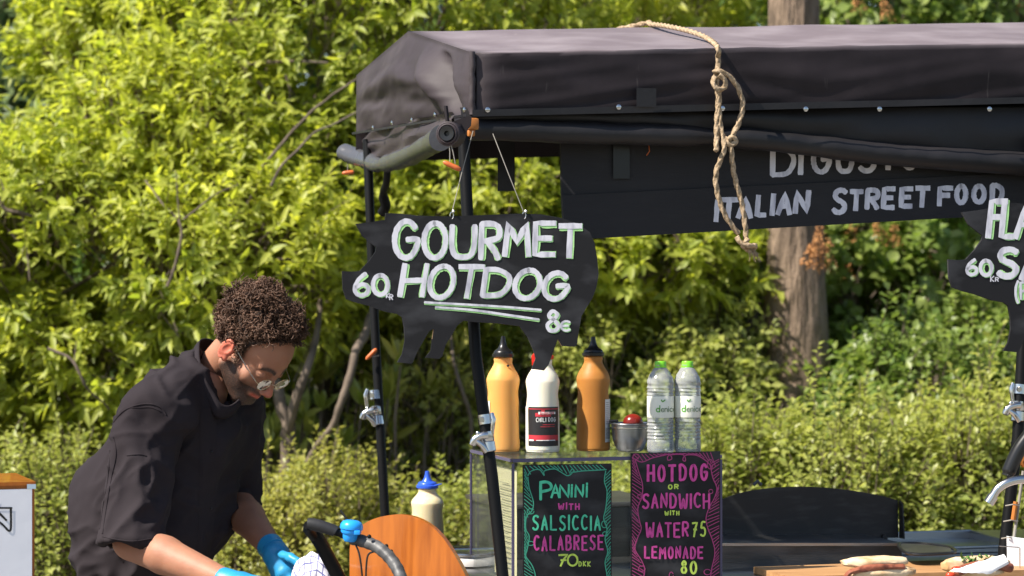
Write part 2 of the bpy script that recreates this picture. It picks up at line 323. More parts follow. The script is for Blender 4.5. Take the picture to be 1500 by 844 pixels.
# ------------------------------------------------------------------ hand lettering
def arc(cx, cy, rx, ry, a0, a1, n=10): return [(cx + rx * math.cos(R(a0 + (a1 - a0) * i / n)), cy + ry * math.sin(R(a0 + (a1 - a0) * i / n))) for i in range(n + 1)]
G = {
 'A': [[(0, 1), (.5, 0), (1, 1)], [(.2, .65), (.82, .65)]], 'B': [[(0, 0), (0, 1)], [(0, 0), (.5, 0), (.85, .1), (.85, .38), (.4, .47)], [(.4, .47), (.95, .55), (1, .85), (.6, 1), (0, 1)]],
 'C': [arc(.6, .5, .6, .5, -50, -310)], 'D': [[(0, 0), (.02, 1)], [(0, 0), (.5, .02), (.95, .25), (1, .6), (.7, .95), (.02, 1)]],
 'E': [[(1, 0), (0, 0), (0, 1), (1, 1)], [(0, .48), (.8, .48)]], 'F': [[(1, 0), (0, 0), (0, 1)], [(0, .45), (.75, .45)]],
 'G': [arc(.5, .5, .5, .5, -40, -330) , [(.93, .75), (1, .5), (.55, .5)]], 'H': [[(0, 0), (0, 1)], [(1, 0), (1, 1)], [(0, .52), (1, .5)]],
 'I': [[(.5, 0), (.5, 1)]], 'i': [[(.5, .1), (.5, 1)], [(.5, -.13), (.5, -.08)]], 'L': [[(0, 0), (0, 1), (1, 1)]], 'K': [[(0, 0), (0, 1)], [(1, 0), (.05, .55), (1, 1)]],
 'M': [[(0, 1), (.12, 0), (.5, .62), (.88, 0), (1, 1)]], 'N': [[(0, 1), (0, 0), (1, 1), (1, 0)]], 'O': [arc(.5, .5, .5, .5, -95, 265, 18)],
 'P': [[(.05, 0), (.1, 1)], [(0, .03), (.6, 0), (1, .15), (.95, .42), (.1, .55)]], 'R': [[(0, 0), (0, 1)], [(0, 0), (.6, 0), (.95, .12), (.9, .4), (.1, .5)], [(.3, .5), (.7, .75), (.95, 1)]],
 'S': [[(1, .1), (.7, 0), (.25, .05), (.08, .25), (.3, .42), (.75, .55), (.98, .75), (.75, .97), (.3, 1), (0, .88)]],
 'T': [[(0, 0), (1, 0)], [(.5, 0), (.48, 1)]], 'U': [[(0, 0), (0, .6), (.15, .93), (.5, 1), (.85, .93), (1, .6), (1, 0)]], 'W': [[(0, 0), (.12, .9), (.3, 1), (.5, .35), (.7, 1), (.88, .9), (1, 0)]],
 '0': [arc(.5, .5, .5, .5, -95, 265, 18)], '6': [[(.75, 0), (.3, .25), (.05, .6), (.1, .88), (.45, 1), (.85, .88), (.9, .62), (.55, .48), (.12, .62)]],
 '7': [[(0, .05), (1, 0), (.55, .45), (.3, 1)], [(.3, .5), (.8, .5)]], '5': [[(.95, 0), (.3, 0), (.15, .42), (.7, .4), (1, .65), (.85, .93), (.4, 1), (0, .9)]],
 '8': [[(.55, .42), (.2, .25), (.5, 0), (.85, .2), (.5, .45), (.1, .7), (.25, .98), (.7, 1), (.92, .75), (.55, .42)]], 'e': [arc(.6, .5, .6, .5, -50, -310), [(.05, .5), (.8, .48)]],
 '(': [[(.8, 0), (.3, .3), (.3, .75), (.8, 1.05)]], '-': [[(0, .5), (1, .5)]],
}
SMOOTH = set('BCDGOPRSUW0658e(')
class Lettering:
    def __init__(s, plane, seed=1): s.pl = plane; s.b = {}; s.k = {}; s.rng = random.Random(seed); s.n = 0
    def stroke(s, pts, wpx, key, off=.0012, smooth=False, jit=.0):
        pts = [Vector((p[0], p[1], 0)) for p in pts]
        if smooth and len(pts) > 2: pts = spline(pts, 4)
        else:
            q = []
            for a, b in zip(pts[:-1], pts[1:]): q += [a.lerp(b, t / 3) for t in range(3)]
            pts = q + [pts[-1]]
        s.n += 1; off = off + (s.n % 24) * .00002; b = s.b.setdefault(key, MB()); V = []; m = len(pts)
        d0 = (pts[1] - pts[0]).normalized(); d1 = (pts[-1] - pts[-2]).normalized()
        ce, cw = (.30, .6) if smooth else (.42, .93); seq = [(pts[0] - d0 * wpx * ce, cw)] + [(p, 1) for p in pts] + [(pts[-1] + d1 * wpx * ce, cw)]
        for i, (p, wf) in enumerate(seq):
            a = seq[max(0, i - 1)][0]; c = seq[min(len(seq) - 1, i + 1)][0]; t = (c - a).normalized(); nn = Vector((-t.y, t.x, 0))
            ww = wpx / 2 * wf * (1 + s.rng.uniform(-.1, .1)); V += [s.pl.at(*(p + nn * ww).xy, off), s.pl.at(*(p - nn * ww).xy, off)]
        b.add(V, [(2 * i, 2 * i + 1, 2 * i + 3, 2 * i + 2) for i in range(len(seq) - 1)])
    def glyph(s, ch, box, wpx, key, off=.0012, slant=0, dx=0, dy=0):
        x0, y0, x1, y1 = box; iw = wpx / 2; x0 += iw; x1 -= iw; y0 += iw; y1 -= iw
        for st in G[ch]:
            s.stroke([(x0 + p[0] * (x1 - x0) + slant * (1 - p[1]) * (y1 - y0) + dx, y0 + p[1] * (y1 - y0) + dy) for p in st], wpx, key, off, ch in SMOOTH)
    def word(s, txt, x0, y0, x1, y1, wpx, key, off=.0012, drop=0, sc=(), slant=0, gap=.28):
        wd = {'I': .3, 'i': .3, 'M': 1.25, 'W': 1.3}; tot = sum(wd.get(c, 1) for c in txt) + gap * (len(txt) - 1); u = (x1 - x0) / tot; x = x0
        for i, c in enumerate(txt):
            ww = wd.get(c, 1) * u; jy = s.rng.uniform(-.04, .04) * (y1 - y0); yy = drop * (x - x0) / (x1 - x0)
            s.glyph(c, (x, y0 + jy + yy, x + max(ww, wpx * 1.05), y1 + jy + yy), wpx, key, off, slant); x += ww + gap * u
    def build(s, parent, mats, name='lettering'):
        for k, b in s.b.items(): b.build(name, M[mats[k]], parent, smooth=False, fix=False)
# ------------------------------------------------------------------ the setting
g = MB(); g.grid(40, 40, lambda u, v: (-60 + 120 * u, -20 + 140 * v, .02 * mnoise.noise(Vector((u * 30, v * 30, 0))) - .02)); tag(g.build('ground', M['ground']), kind='structure')
g = MB(); g.box((0, 4.6, .01), (16, 6.4, .06)); tag(g.build('pavement', M['paving'], smooth=False), kind='structure')

# ------------------------------------------------------------------ food cart
CY = R(16); CU = Vector((math.cos(CY), math.sin(CY), 0)); CV = Vector((-math.sin(CY), math.cos(CY), 0)); CF = Vector((-.0968, 6.0, 0)); CM = rotz(CY)
def C(u, v, z): return CF + CU * u + CV * v + Vector((0, 0, z))
cart = thing('food_cart', 'street food cart under a faded black canopy on thin black poles', 'food cart', C(.7, .6, 0))
TILT = .0416; LEN = 2.15; DEP = 1.25
def nz(a, b, c=0): return mnoise.noise(Vector((a, b, c)))
def eave(u, k):   # k: 0 front bottom, 1 front eave, 2 ridge, 3 back eave, 4 back bottom
    v, z = [(0, .411), (0, .557), (.625, .668), (DEP, .603), (DEP + .01, .357)][k]
    return Vector((u, v, CAMZ + z + TILT * u))
def canopy_pt(u, s):       # s 0..4 across the profile
    k = min(3, int(s)); t = s - k; a, b = eave(u, k), eave(u, k + 1); p = a.lerp(b, t)
    edge = math.exp(-((s - 1) / .05) ** 2) * .004
    if s < 1.0:
        fu = min(1, u / .06); wz = .006 * nz(u * 2.2 + t * 1.2, t * 2.2) + .004 * nz(u * 5 - t * 4, t * 3, 4)
        wz += .012 * math.exp(-((u - .10 - .25 * (1 - t)) / .07) ** 2) * t * (1 - .3 * t)     # fold off the corner
        wz -= .010 * math.exp(-((u - .42 - .5 * (1 - t)) / .10) ** 2) * t * (1 - t) * 3
        p.y -= (wz * (1 - .2 * t) + .006 * math.sin(PI * t)) * fu; p.z += edge
    elif s < 2: p.z += -.022 * math.sin(PI * t) * (.5 + .5 * math.cos(u * 7)) * .5 + .004 * nz(u * 4, t * 3, 8) - edge * 0
    else: p.z += .004 * nz(u * 4, t * 3 + s, 8)
    kc = max(0, 1 - u / .045) ** 2 * (1 if s < 2 else 0) * .010; p.y += kc * (1 if s < 1.4 else 0); p.x += kc * (1 if s < 1.4 else 0)
    if 0.9 < s < 1.1: p.z += .003 * nz(u * 12, 0, 2)
    return p
cv = MB()
def prof(u, j, n=88): return C(*canopy_pt(u, 4 * j))
cv.grid(120, 88, lambda i, j: prof(i * LEN, j))
def end_pt(u0, a, b, side):      # a: front->back, b: bottom->top
    top = eave(u0, 1).lerp(eave(u0, 2), a * 2) if a < .5 else eave(u0, 2).lerp(eave(u0, 3), a * 2 - 1)
    bot = Vector((u0, a * DEP, CAMZ + .411 + .030 * a + TILT * u0)); p = bot.lerp(top, b)
    if side < 0:
        bul = .030 * math.sin(PI * min(1, b * 1.05)) * math.sin(PI * a) ** .6
        fold = -.060 * math.exp(-((a - .13 - .10 * (b - .4)) / .030) ** 2) * math.sin(PI * min(1, b * 1.1)) + .034 * math.exp(-((a - .22 - .15 * (b - .4)) / .05) ** 2) * math.sin(PI * min(1, b * 1.05))
        diag = -.020 * math.exp(-((b - .40 + .30 * (.9 - a)) / .09) ** 2) * math.sin(PI * a) + .018 * math.exp(-((b - .60 + .18 * (.9 - a)) / .10) ** 2) * math.sin(PI * a)
        w2 = (.010 * nz(a * 5, b * 4, 3) + .004 * nz(a * 14 + b * 6, b * 9, 6)) * math.sin(PI * min(1, b + .12)) * math.sin(PI * a) ** .5
        kc = max(0, 1 - a * DEP / .045) ** 2 * .010; p.x += kc; p.y += kc; p.x -= bul + fold + diag * .55 + w2
        p.z += -.004 * math.sin(a * 20) * (1 - b)
    return p
cv.grid(72, 44, lambda i, j: C(*end_pt(0, i, j, -1))); cv.grid(12, 8, lambda i, j: C(*end_pt(LEN, i, j, 1)))
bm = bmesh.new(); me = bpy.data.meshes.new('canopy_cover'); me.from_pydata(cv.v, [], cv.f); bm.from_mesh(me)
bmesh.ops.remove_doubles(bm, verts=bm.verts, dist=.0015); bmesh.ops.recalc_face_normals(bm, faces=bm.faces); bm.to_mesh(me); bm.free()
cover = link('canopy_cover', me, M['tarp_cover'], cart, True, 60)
fd = []  # painted brightness of the sunlit roof and left end, front kept dark
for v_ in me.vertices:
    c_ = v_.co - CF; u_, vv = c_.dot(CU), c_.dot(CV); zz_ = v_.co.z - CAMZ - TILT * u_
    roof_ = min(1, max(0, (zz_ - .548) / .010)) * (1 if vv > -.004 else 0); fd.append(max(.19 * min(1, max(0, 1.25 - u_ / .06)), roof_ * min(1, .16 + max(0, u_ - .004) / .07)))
me.attributes.new('lit_paint', 'FLOAT', 'POINT').data.foreach_set('value', np.array(fd, np.float32))
b = MB(); b.tube([C(.004 + .003 * nz(k * .5, 0), .003 + .003 * nz(k * .5, 3), CAMZ + .409 + .150 * k / 14) for k in range(15)], [.0075 + .002 * nz(k * .7, 9) for k in range(15)], 10); o = b.build('corner_seam', M['tarp_end'], cart)
# hem tapes
h = MB(); h.grid(90, 1, lambda i, j: C(i * LEN, -.0135 - .004 * nz(i * 9, 0), CAMZ + .404 + .016 * j + TILT * i * LEN)); h.build('hem', M['tarp_dark'], cart)
h = MB(); h.grid(50, 1, lambda i, j: C(-.0125 - .003 * nz(i * 9, 5), i * DEP, CAMZ + .405 + .030 * i + .006 * j)); h.build('hem', M['tarp_dark'], cart)
# scuffs on the cover: stitched patch
p_ = MB(); p_.grid(6, 4, lambda i, j: C(.405 + .05 * i, -.022, CAMZ + .435 + .045 * j)); p_.build('patch', M['tarp_dark'], cart)
# snap buttons
FR = Plane(C(0, -.022, 1.9), (math.sin(CY), -math.cos(CY), 0)); LE = Plane(C(-.022, 0, 1.9), (-math.cos(CY), -math.sin(CY), 0))
snap = None
def put_snap(p, n):
    global snap
    q = n.to_track_quat('Z', 'Y')
    if snap is None:
        b = MB(); b.lathe([(.0001, .004), (.003, .004), (.0062, .0025), (.0066, 0), (.005, -.002)], n=14); snap = b.build('snap_button', M['chrome'], None); o = snap
    else: o = snap.copy(); COL.objects.link(o)
    o.parent = cart; o.rotation_mode = 'QUATERNION'; o.rotation_quaternion = q; o.location = p - cart.location
for x, y in ((714, 161), (906, 157), (1058, 159), (1180, 160), (1288, 160), (1449, 160)): put_snap(FR.at(x, y), FR.n)
for x, y in ((549, 187), (577, 180), (606, 176), (640, 168), (683, 161)): put_snap(LE.at(x, y, .004), LE.n)
# front awning: sheet hanging from behind the hem and its rolled lower end
def roll_line(x):   # centre of the roll in pixels
    return np.interp(x, [655, 800, 940, 1042, 1120, 1300, 1500, 1750], [191, 194, 196, 201, 208, 225, 243, 266])
RP = Plane(C(0, .045, 1.9), FR.n)
sh = MB(); sh.grid(110, 8, lambda i, j: RP.at(672 + 1078 * i, 158 * (1 - j) + j * (roll_line(672 + 1078 * i) - 8), .012 + .012 * nz(i * 14, j * 2) * j + .010 * math.sin(PI * j)))
sh.build('awning_sheet', M['tarp_dark'], cart)
pts = []; rad = []
for i in range(111):
    x = 662 + 1088 * i / 110; crease = math.exp(-((x - 1040) / 22) ** 2)
    pts.append(RP.at(x, roll_line(x), .016 + .004 * nz(i * .3, 0))); rad.append((.0265 + .003 * nz(i * .22, 3) + .004 * (x > 1100) * (x - 1100) / 400) * (1 - .28 * crease))
ro = MB(); ro.tube(pts, rad, 20, lobes=1, lobe_amp=.10, twist=9); ro.build('awning_roll', M['tarp_dark'], cart)
# spiral end of the roll
e = MB(); E0 = P(656, 196, 5.86); ax = Vector((-.25, -.95, .0)).normalized(); eq = ax.to_track_quat('Z', 'Y').to_matrix()
for r_, d in ((.0285, 0), (.024, .004)): e.lathe([(r_ - .006, -.03), (r_ - .006, d), (r_ - .003, d + .003), (r_, d), (r_ + .001, -.05)], E0, 26, eq)
e.build('roll_end', M['tarp_end'], cart)
e = MB(); e.lathe([(.0001, .0), (.006, .0), (.0065, .009), (.0165, .010), (.0195, .004), (.0195, -.03)], E0, 26, eq); e.build('roll_core', M['black_plastic'], cart)
e = MB(); e.grid(6, 6, lambda i, j: P(650 + 6 * i + 4 * j, 155 + 36 * j, 5.87 - .01 * math.sin(PI * i)));  e.build('strap', M['tarp'], cart)
f = MB(); f.prism([P(x, y, 5.885) for x, y in ((664, 178), (686, 170), (691, 172), (690, 184), (678, 199), (668, 186))], Vector((0, .004, 0))); f.build('flap', M['tarp'], cart)
br = MB(); br.box(P(692, 182, 5.95), (.026, .03, .028), CM, .006); br.box(P(690, 195, 5.95), (.016, .02, .016), CM, .004); br.build('wooden_bracket', M['amber'], cart)
# side curtain under the left hem and its grey roll
sc_ = MB()
def curt(i, j):
    x = 527 + i * 128; yt = 190 - 26 * i; yb = 238 - 45 * max(0, i - .35) - 10 * (1 - i)
    D = 7.18 - 1.17 * i; return P(x, yt + (yb - yt) * j, D) + Vector((.016 * nz(i * 7 + j * 3, j * 3) + .012, 0, 0))
sc_.grid(40, 12, curt); sc_.build('side_curtain', M['tarp_end'], cart)
sl = spline([P(501, 221, 7.28), P(519, 229, 7.24), P(540, 235, 7.15), P(556, 241, 7.0), P(580, 236, 6.8), P(606, 226, 6.55), P(628, 213, 6.3), P(646, 202, 6.05)], 6)
rd = [.0245 + .004 * nz(i * .5, 9) - .006 * math.exp(-((i - 19) / 3.0) ** 2) + .006 * max(0, (i - 28)) / 14 for i in range(len(sl))]; rd[0] = .02
q = MB(); q.tube(sl, rd, 18, lobes=2, lobe_amp=.06, twist=6); q.build('side_roll', M['tarp_grey'], cart)
# toggles with wires
def toggle(px, py, D, dx, dy, wires):
    b = MB(); a = P(px - dx, py - dy, D); c = P(px + dx, py + dy, D); b.tube([a, a.lerp(c, .1), a.lerp(c, .3), a.lerp(c, .5), a.lerp(c, .7), a.lerp(c, .92), c], [.002, .0052, .0062, .006, .0066, .0055, .002], 12)
    o = b.build('toggle_handle', M['orange'], cart); b = MB()
    for x0, y0, x1, y1 in wires: b.tube([P(x0, y0, D), P((x0 + x1) / 2 + 1, (y0 + y1) / 2, D), P(x1, y1, D)], .0012, 6)
    b.build('wire', M['string'], o)
toggle(662, 243, 5.86, 13, 6, [(657, 204, 659, 240), (658, 204, 667, 240)]); toggle(510, 253, 7.25, 9, -1, [(508, 235, 509, 252)]); toggle(544, 519, 6.98, 8, -8, [(537, 524, 555, 521)])
# poles
def pole(pts, r):
    b = MB(); b.tube([P(*p) for p in pts], r, 16); return b.build('pole', M['black_metal'], cart)
pole([(538, 205, 7.12), (546, 420, 7.05), (565, 775, 6.93)], .0128); pole([(678, 186, 6.02), (686, 340, 5.97), (697, 520, 5.93), (721, 700, 5.90), (737, 850, 5.88), (741, 905, 5.86)], .0140)
pole([(1519, 200, 6.42), (1503, 420, 6.36), (1491, 640, 6.32), (1471, 805, 6.28), (1467, 860, 6.27)], .0150); pole([(1560, 190, 7.55), (1545, 420, 7.5), (1530, 850, 7.4)], .0125)
b = MB(); b.tube(spline([P(568, 240, 6.9), P(566, 268, 6.95), P(561, 284, 7.0), P(565, 302, 7.02), P(560, 312, 7.04)], 4), [.010] * 9 + [.014] * 8, 10); b.build('folded_brace', M['black_metal'], cart)
# chrome clamps
def clamp(p, a, s, side):
    ax = (P(*a) - P(*p)).normalized(); q = ax.to_track_quat('Z', 'Y').to_matrix(); top = P(*p); mm = M['chrome']
    b = MB(); b.lathe([(.0155 * s, 0), (.0185 * s, .001), (.0185 * s, .026 * s), (.0155 * s, .027 * s)], top, 20, q); rt = b.build('clamp', mm, cart)
    b = MB(); b.lathe([(.015 * s, .045 * s), (.0175 * s, .046 * s), (.018 * s, .069 * s), (.0165 * s, .071 * s), (.0185 * s, .073 * s), (.0185 * s, .096 * s), (.0165 * s, .098 * s)], top, 20, q); b.build('sleeve', mm, rt)
    l = MB(); sx = side
    l.tube([top + Vector((sx * .020 * s, -.008, .004)), top + Vector((sx * .024 * s, -.010, -.012 * s)), top + Vector((sx * .022 * s, -.010, -.030 * s)), top + Vector((sx * .020 * s, -.010, -.052 * s))], [.005 * s, .0075 * s, .0065 * s, .006 * s], 10)
    l.tube([top + Vector((-.006 * s, -.02 * s, -.012 * s)), top + Vector((-.006 * s, -.030 * s, -.012 * s))], [.0075 * s, .006 * s], 12)
    l.build('lever', mm, rt)
    l = MB(); k = top + ax * .062 * s
    l.tube(spline([k + Vector((0, -.016, .008)), k + Vector((-.016 * s, -.020, .006)), k + Vector((-.032 * s, -.020, -.002)), k + Vector((-.038 * s, -.018, -.018 * s))], 4), [.010 * s] * 4 + [.009 * s] * 4 + [.010 * s] * 4 + [.006 * s], 12)
    l.tube(spline([k + Vector((-.030 * s, -.020, -.004)), k + Vector((-.015 * s, -.022, -.016 * s)), k + Vector((-.002, -.018, -.034 * s))], 4), .0075 * s, 10)
    l.sphere(k + Vector((-.024 * s, -.022, .012)), .0065 * s, 12); l.build('cam_handle', mm, rt)
clamp((549, 572, 7.0), (556, 652, 6.97), 1.0, -1); clamp((709, 607, 5.915), (722, 700, 5.90), .9, 1); clamp((1494, 563, 6.335), (1489, 640, 6.32), .95, -1)
# straps
def strap(x0, y0, x1, y1, D, name='strap', m='black_plastic'):
    b = MB(); b.grid(2, 8, lambda i, j: P(x0 + (x1 - x0) * i, y0 + (y1 - y0) * j, D) + Vector((0, .004 * math.sin(5 * j + i), 0))); return b.build(name, M[m], cart)
strap(729, 196, 754, 280, 6.35, m='tarp_dark'); strap(1496, 0, 1499, 1, 6.3)
COL.objects.unlink(bpy.data.objects['strap.002'])
bpy.data.objects.remove(bpy.data.objects['strap.002'])
# frame tubes under the roof
b = MB(); b.tube([C(.05, .06, CAMZ + .40), C(LEN - .05, .06, CAMZ + .40 + TILT * LEN)], .012, 10); b.tube([C(.02, DEP - .03, CAMZ + .42), C(LEN - .02, DEP - .03, CAMZ + .42 + TILT * LEN)], .012, 10); b.tube([C(.02, .625, CAMZ + .63), C(LEN - .02, .625, CAMZ + .63 + TILT * LEN)], .012, 10)
for u in (.08, LEN - .05): b.tube([C(u, .06, CAMZ + .52 + TILT * u), C(u, .625, CAMZ + .625 + TILT * u), C(u, DEP - .06, CAMZ + .56 + TILT * u)], .012, 10)
b.build('roof_frame', M['black_metal'], cart)
# counter and body
CT = .850
b = MB(); b.box(C(.95, .42, CT - .015), (2.0, .94, .03), CM, .004); b.build('counter_top', M['steel'], cart)
for k in range(8):
    b = MB(); b.box(C(.95, -.02, .30 + .062 * k + .031), (1.92, .02, .058), CM, .003); b.build('plank', M['wood'], cart)
b = MB(); b.box(C(.95, .44, .56), (1.9, .88, .50), CM); b.build('body', M['board_wood'], cart)
for u in (.35, 1.55):
    b = MB(); b.lathe([(.22, -.02), (.245, -.02), (.25, 0), (.245, .02), (.22, .02)], C(u, -.06, .25), 40, Matrix.Rotation(R(90), 3, 'X')); wt = b.build('wheel', M['rubber'], cart)
    b = MB()
    for k in range(12): b.tube([C(u, -.06, .25), C(u + .225 * math.cos(k * PI / 6), -.06, .25 + .225 * math.sin(k * PI / 6))], .002, 6)
    b.sphere(C(u, -.06, .25), .025, 12); b.build('spokes', M['chrome'], wt)
# rounded wooden end panel
WP = Plane(P(590, 800, 6.13), (-.42, -.9, .05))
out = spline([(512, 808), (513, 790), (521, 776), (545, 760), (572, 754.5), (592, 754), (616, 761), (640, 777), (662, 806), (683, 846)][::1] and [Vector((x, y, 0)) for x, y in [(512, 808), (515, 788), (528, 771), (548, 760), (572, 754.5), (592, 754), (616, 761), (640, 778), (662, 807), (684, 848), (697, 890)]], 5)
out = [(512, 900)] + [(p.x, p.y) for p in out] + [(699, 900)]
b = MB(); b.prism([WP.at(x, y) for x, y in out], -WP.n * .018); b.build('end_panel', M['wood'], cart, angle=30)
# bolts, right hand black handle and wiring
b = MB(); b.tube(spline([P(1517, 625, 6.2), P(1506, 640, 6.2), P(1492, 660, 6.2), P(1480, 685, 6.2), P(1476, 697, 6.2)], 5), [.018] * 18 + [.015] * 3, 12); b.build('handle', M['black_plastic'], cart)
b = MB()
for y in (742, 765, 790): b.tube([P(1467 + (790 - y) * .12, y - 1, 6.25), P(1478 + (790 - y) * .12, y - 3, 6.235), P(1488 + (790 - y) * .12, y - 1, 6.25)], .0016, 6)
b.tube(spline([P(1499, 690, 6.28), P(1492, 740, 6.28), P(1485, 790, 6.27), P(1480, 830, 6.27)], 4), .004, 8); b.build('wire', M['string'], cart)
b = MB(); b.tube([P(1495, 672, 6.24), P(1503, 680, 6.24)], .012, 10); b.build('wooden_peg', M['amber'], cart); b = MB(); b.tube([P(1488, 735, 6.27), P(1484, 762, 6.27)], .006, 8); b.build('wooden_peg', M['amber'], cart)

# ------------------------------------------------------------------ rope tied over the canopy
rp = thing('rope', 'sisal rope thrown over the canopy roof and knotted in front of the board', 'rope', P(1050, 120, 6.0))
RF = Plane(C(0, -.030, 1.9), FR.n)
def rt(pts, r=.0060, nm='rope_strand', par=None):
    s = spline(pts, 16); L = sum((s[i + 1] - s[i]).length for i in range(len(s) - 1)); n = max(8, int(L / .0022)); acc = [0]
    for i in range(len(s) - 1): acc.append(acc[-1] + (s[i + 1] - s[i]).length)
    pts2 = []; j = 0
    for k in range(n + 1):
        d = L * k / n
        while j < len(s) - 2 and acc[j + 1] < d: j += 1
        pts2.append(s[j].lerp(s[j + 1], (d - acc[j]) / max(1e-9, acc[j + 1] - acc[j])))
    b = MB(); b.tube(pts2, r, 12, lobes=3, lobe_amp=.22, twist=200); return b.build(nm, M['rope'], rp, angle=0)
def roof(px, py, lift=.008):      # point on the front roof slope seen at a pixel
    Lr = (C(0, 0, 0) + Vector((0, 0, CAMZ + .557)), C(1, 0, 0) + Vector((0, 0, CAMZ + .557 + TILT)), C(0, .625, 0) + Vector((0, 0, CAMZ + .668)))
    n = (Lr[1] - Lr[0]).cross(Lr[2] - Lr[0]).normalized(); return Plane(Lr[0], n).at(px, py, lift)
rp_top = [C(.46, 1.30, CAMZ + .50), C(.46, 1.26, CAMZ + .64), C(.46, .95, CAMZ + .665), roof(938, 38, .004), roof(952, 40, .008), roof(975, 46, .014), roof(1010, 55, .016), roof(1036, 62, .010), RF.at(1050, 69, .004), RF.at(1052, 85), RF.at(1051, 104, .002), RF.at(1049, 128, .004)]
rt(rp_top)
rt([RF.at(1047, 112, .004), RF.at(1043, 121, .010), RF.at(1047, 131, .014), RF.at(1059, 129, .010), RF.at(1058, 117, .014), RF.at(1050, 110, .014)])
rt([RF.at(1044, 106, .006), RF.at(1049, 105, .013), RF.at(1062, 110, .012), RF.at(1078, 126, .006), RF.at(1087, 152, .004), RF.at(1082, 178, .004), RF.at(1073, 197, .004), RF.at(1068, 208, .006)])
rt([RF.at(1050, 126, .004), RF.at(1052, 150), RF.at(1050, 180), RF.at(1048, 208, .008), RF.at(1045, 222, .018)])
rt([RF.at(1053, 130, .004), RF.at(1053, 160, .001), RF.at(1055, 186, .002), RF.at(1058, 206, .010), RF.at(1057, 222, .014), RF.at(1048, 252, .006), RF.at(1050, 280, .002), RF.at(1062, 315), RF.at(1082, 343)])
rt([RF.at(1063, 202, .008), RF.at(1062, 209, .013), RF.at(1069, 213, .014), RF.at(1075, 207, .012), RF.at(1069, 202, .014), RF.at(1063, 206, .015)])
rt([RF.at(1068, 208, .012), RF.at(1069, 225, .012), RF.at(1075, 258, .004), RF.at(1087, 300), RF.at(1092, 335), RF.at(1093, 357)])
rt([RF.at(1078, 347, .004), RF.at(1084, 356, .010), RF.at(1096, 360, .014), RF.at(1106, 361, .004), RF.at(1098, 366, -.004), RF.at(1087, 360, .008), RF.at(1094, 350, .012)])
b = MB(); fr = random.Random(3)
for k in range(40):
    a = RF.at(1098 + fr.uniform(-5, 5), 362, .002 + fr.uniform(-.006, .006)); c = RF.at(1106 + fr.uniform(-9, 8), 380 + fr.uniform(-8, 5), .002 + fr.uniform(-.012, .012)); b.tube([a, a.lerp(c, .5) + Vector((fr.uniform(-.003, .003), 0, 0)), c], [.0014, .001, .0004], 5)
b.build('frayed_end', M['rope'], rp)

# ------------------------------------------------------------------ fascia board
FB = Plane(P(1080, 290, 6.28), (math.sin(R(14)), -math.cos(R(14)), 0))
fb = thing('fascia_board', 'long black plank board reading italian street food under the canopy', 'sign', FB.at(1080, 300))
def line(x, x0, y0, s): return y0 + (x - x0) * s
b = MB(); b.prism([FB.at(821, 190), FB.at(823, 286.2), FB.at(1600, line(1600, 823, 286.2, -.049)), FB.at(1600, 150)], -FB.n * .012); b.build('plank', M['board_wood'], fb, smooth=False)
b = MB(); b.prism([FB.at(823, 286.4, .004), FB.at(826, 352, .004), FB.at(1600, line(1600, 826, 352, -.0575), .004), FB.at(1600, line(1600, 823, 286.4, -.049), .004)], -FB.n * .014); b.build('plank', M['board_wood'], fb, smooth=False)
b = MB(); b.grid(2, 8, lambda i, j: FB.at(897 + 24 * i, 196 + 66 * j, .008)); b.build('strap', M['black_plastic'], fb)
b = MB(); b.tube([FB.at(949, 212, .008), FB.at(949, 222, .014), FB.at(946, 228, .006)], .0014, 6); b.build('hook', M['orange'], fb)
L1 = Lettering(FB, 5); W = 'w'
for ch, bx in zip('DIGUSTO', ((1127, 213, 1165, 260), (1166, 212, 1179, 257), (1187, 211, 1218, 256), (1223, 210, 1251, 255), (1256, 208, 1284, 254), (1288, 206, 1314, 250), (1318, 203, 1346, 250))): L1.glyph(ch, bx, 7.7, W, .0010, .03)
for ch, bx in zip('ITALIAN', ((1042, 292, 1054, 326), (1051, 289, 1080, 324), (1077, 287, 1102, 321), (1104, 285, 1122, 319), (1124, 283, 1136, 317), (1135, 280, 1159, 316), (1160, 278, 1185, 314))): L1.glyph(ch, bx, 7.7, W, .0048, .08)
for ch, bx in zip('STREET', ((1216, 275, 1240, 315), (1242, 277, 1263, 310), (1265, 275, 1288, 309), (1289, 273, 1310, 308), (1315, 273, 1336, 306), (1338, 272, 1361, 305))): L1.glyph(ch, bx, 7.7, W, .0048, .05)
for ch, bx in zip('FOOD', ((1371, 272, 1395, 303), (1396, 269, 1417, 301), (1421, 269, 1444, 300), (1448, 268, 1470, 299))): L1.glyph(ch, bx, 7.7, W, .0048, .03)
L1.build(fb, {W: 'paint_white'})

# ------------------------------------------------------------------ pig signs
PIG = [(565, 312), (585, 313), (615, 316), (660, 317), (707, 315), (760, 313), (793, 314), (821, 319), (847, 328), (864, 340), (871, 356), (875, 379), (877, 402), (874, 420), (868, 437), (859, 451), (852, 463), (848, 485), (845, 506), (841, 508), (823, 507), (817, 497), (811, 514), (804, 534), (797, 543), (779, 541), (785, 525), (781, 512), (773, 494), (761, 478), (730, 474), (696, 472), (679, 470), (670, 477), (662, 491), (653, 505), (648, 522), (643, 526), (623, 524), (631, 514), (633, 497), (635, 482), (629, 485), (622, 497), (612, 514), (605, 531), (602, 533), (582, 531), (589, 519), (593, 499), (592, 480), (589, 465), (582, 460), (565, 457), (540, 448), (520, 443), (507, 438), (502, 423), (501, 397), (514, 398), (527, 397), (541, 382), (550, 369), (551, 362), (547, 359), (531, 346), (521, 328), (545, 325), (564, 322)]
SMP = []
for i, p in enumerate(PIG):
    q_ = PIG[(i + 1) % len(PIG)]; SMP += [p, ((p[0] + q_[0]) / 2, (p[1] + q_[1]) / 2)]
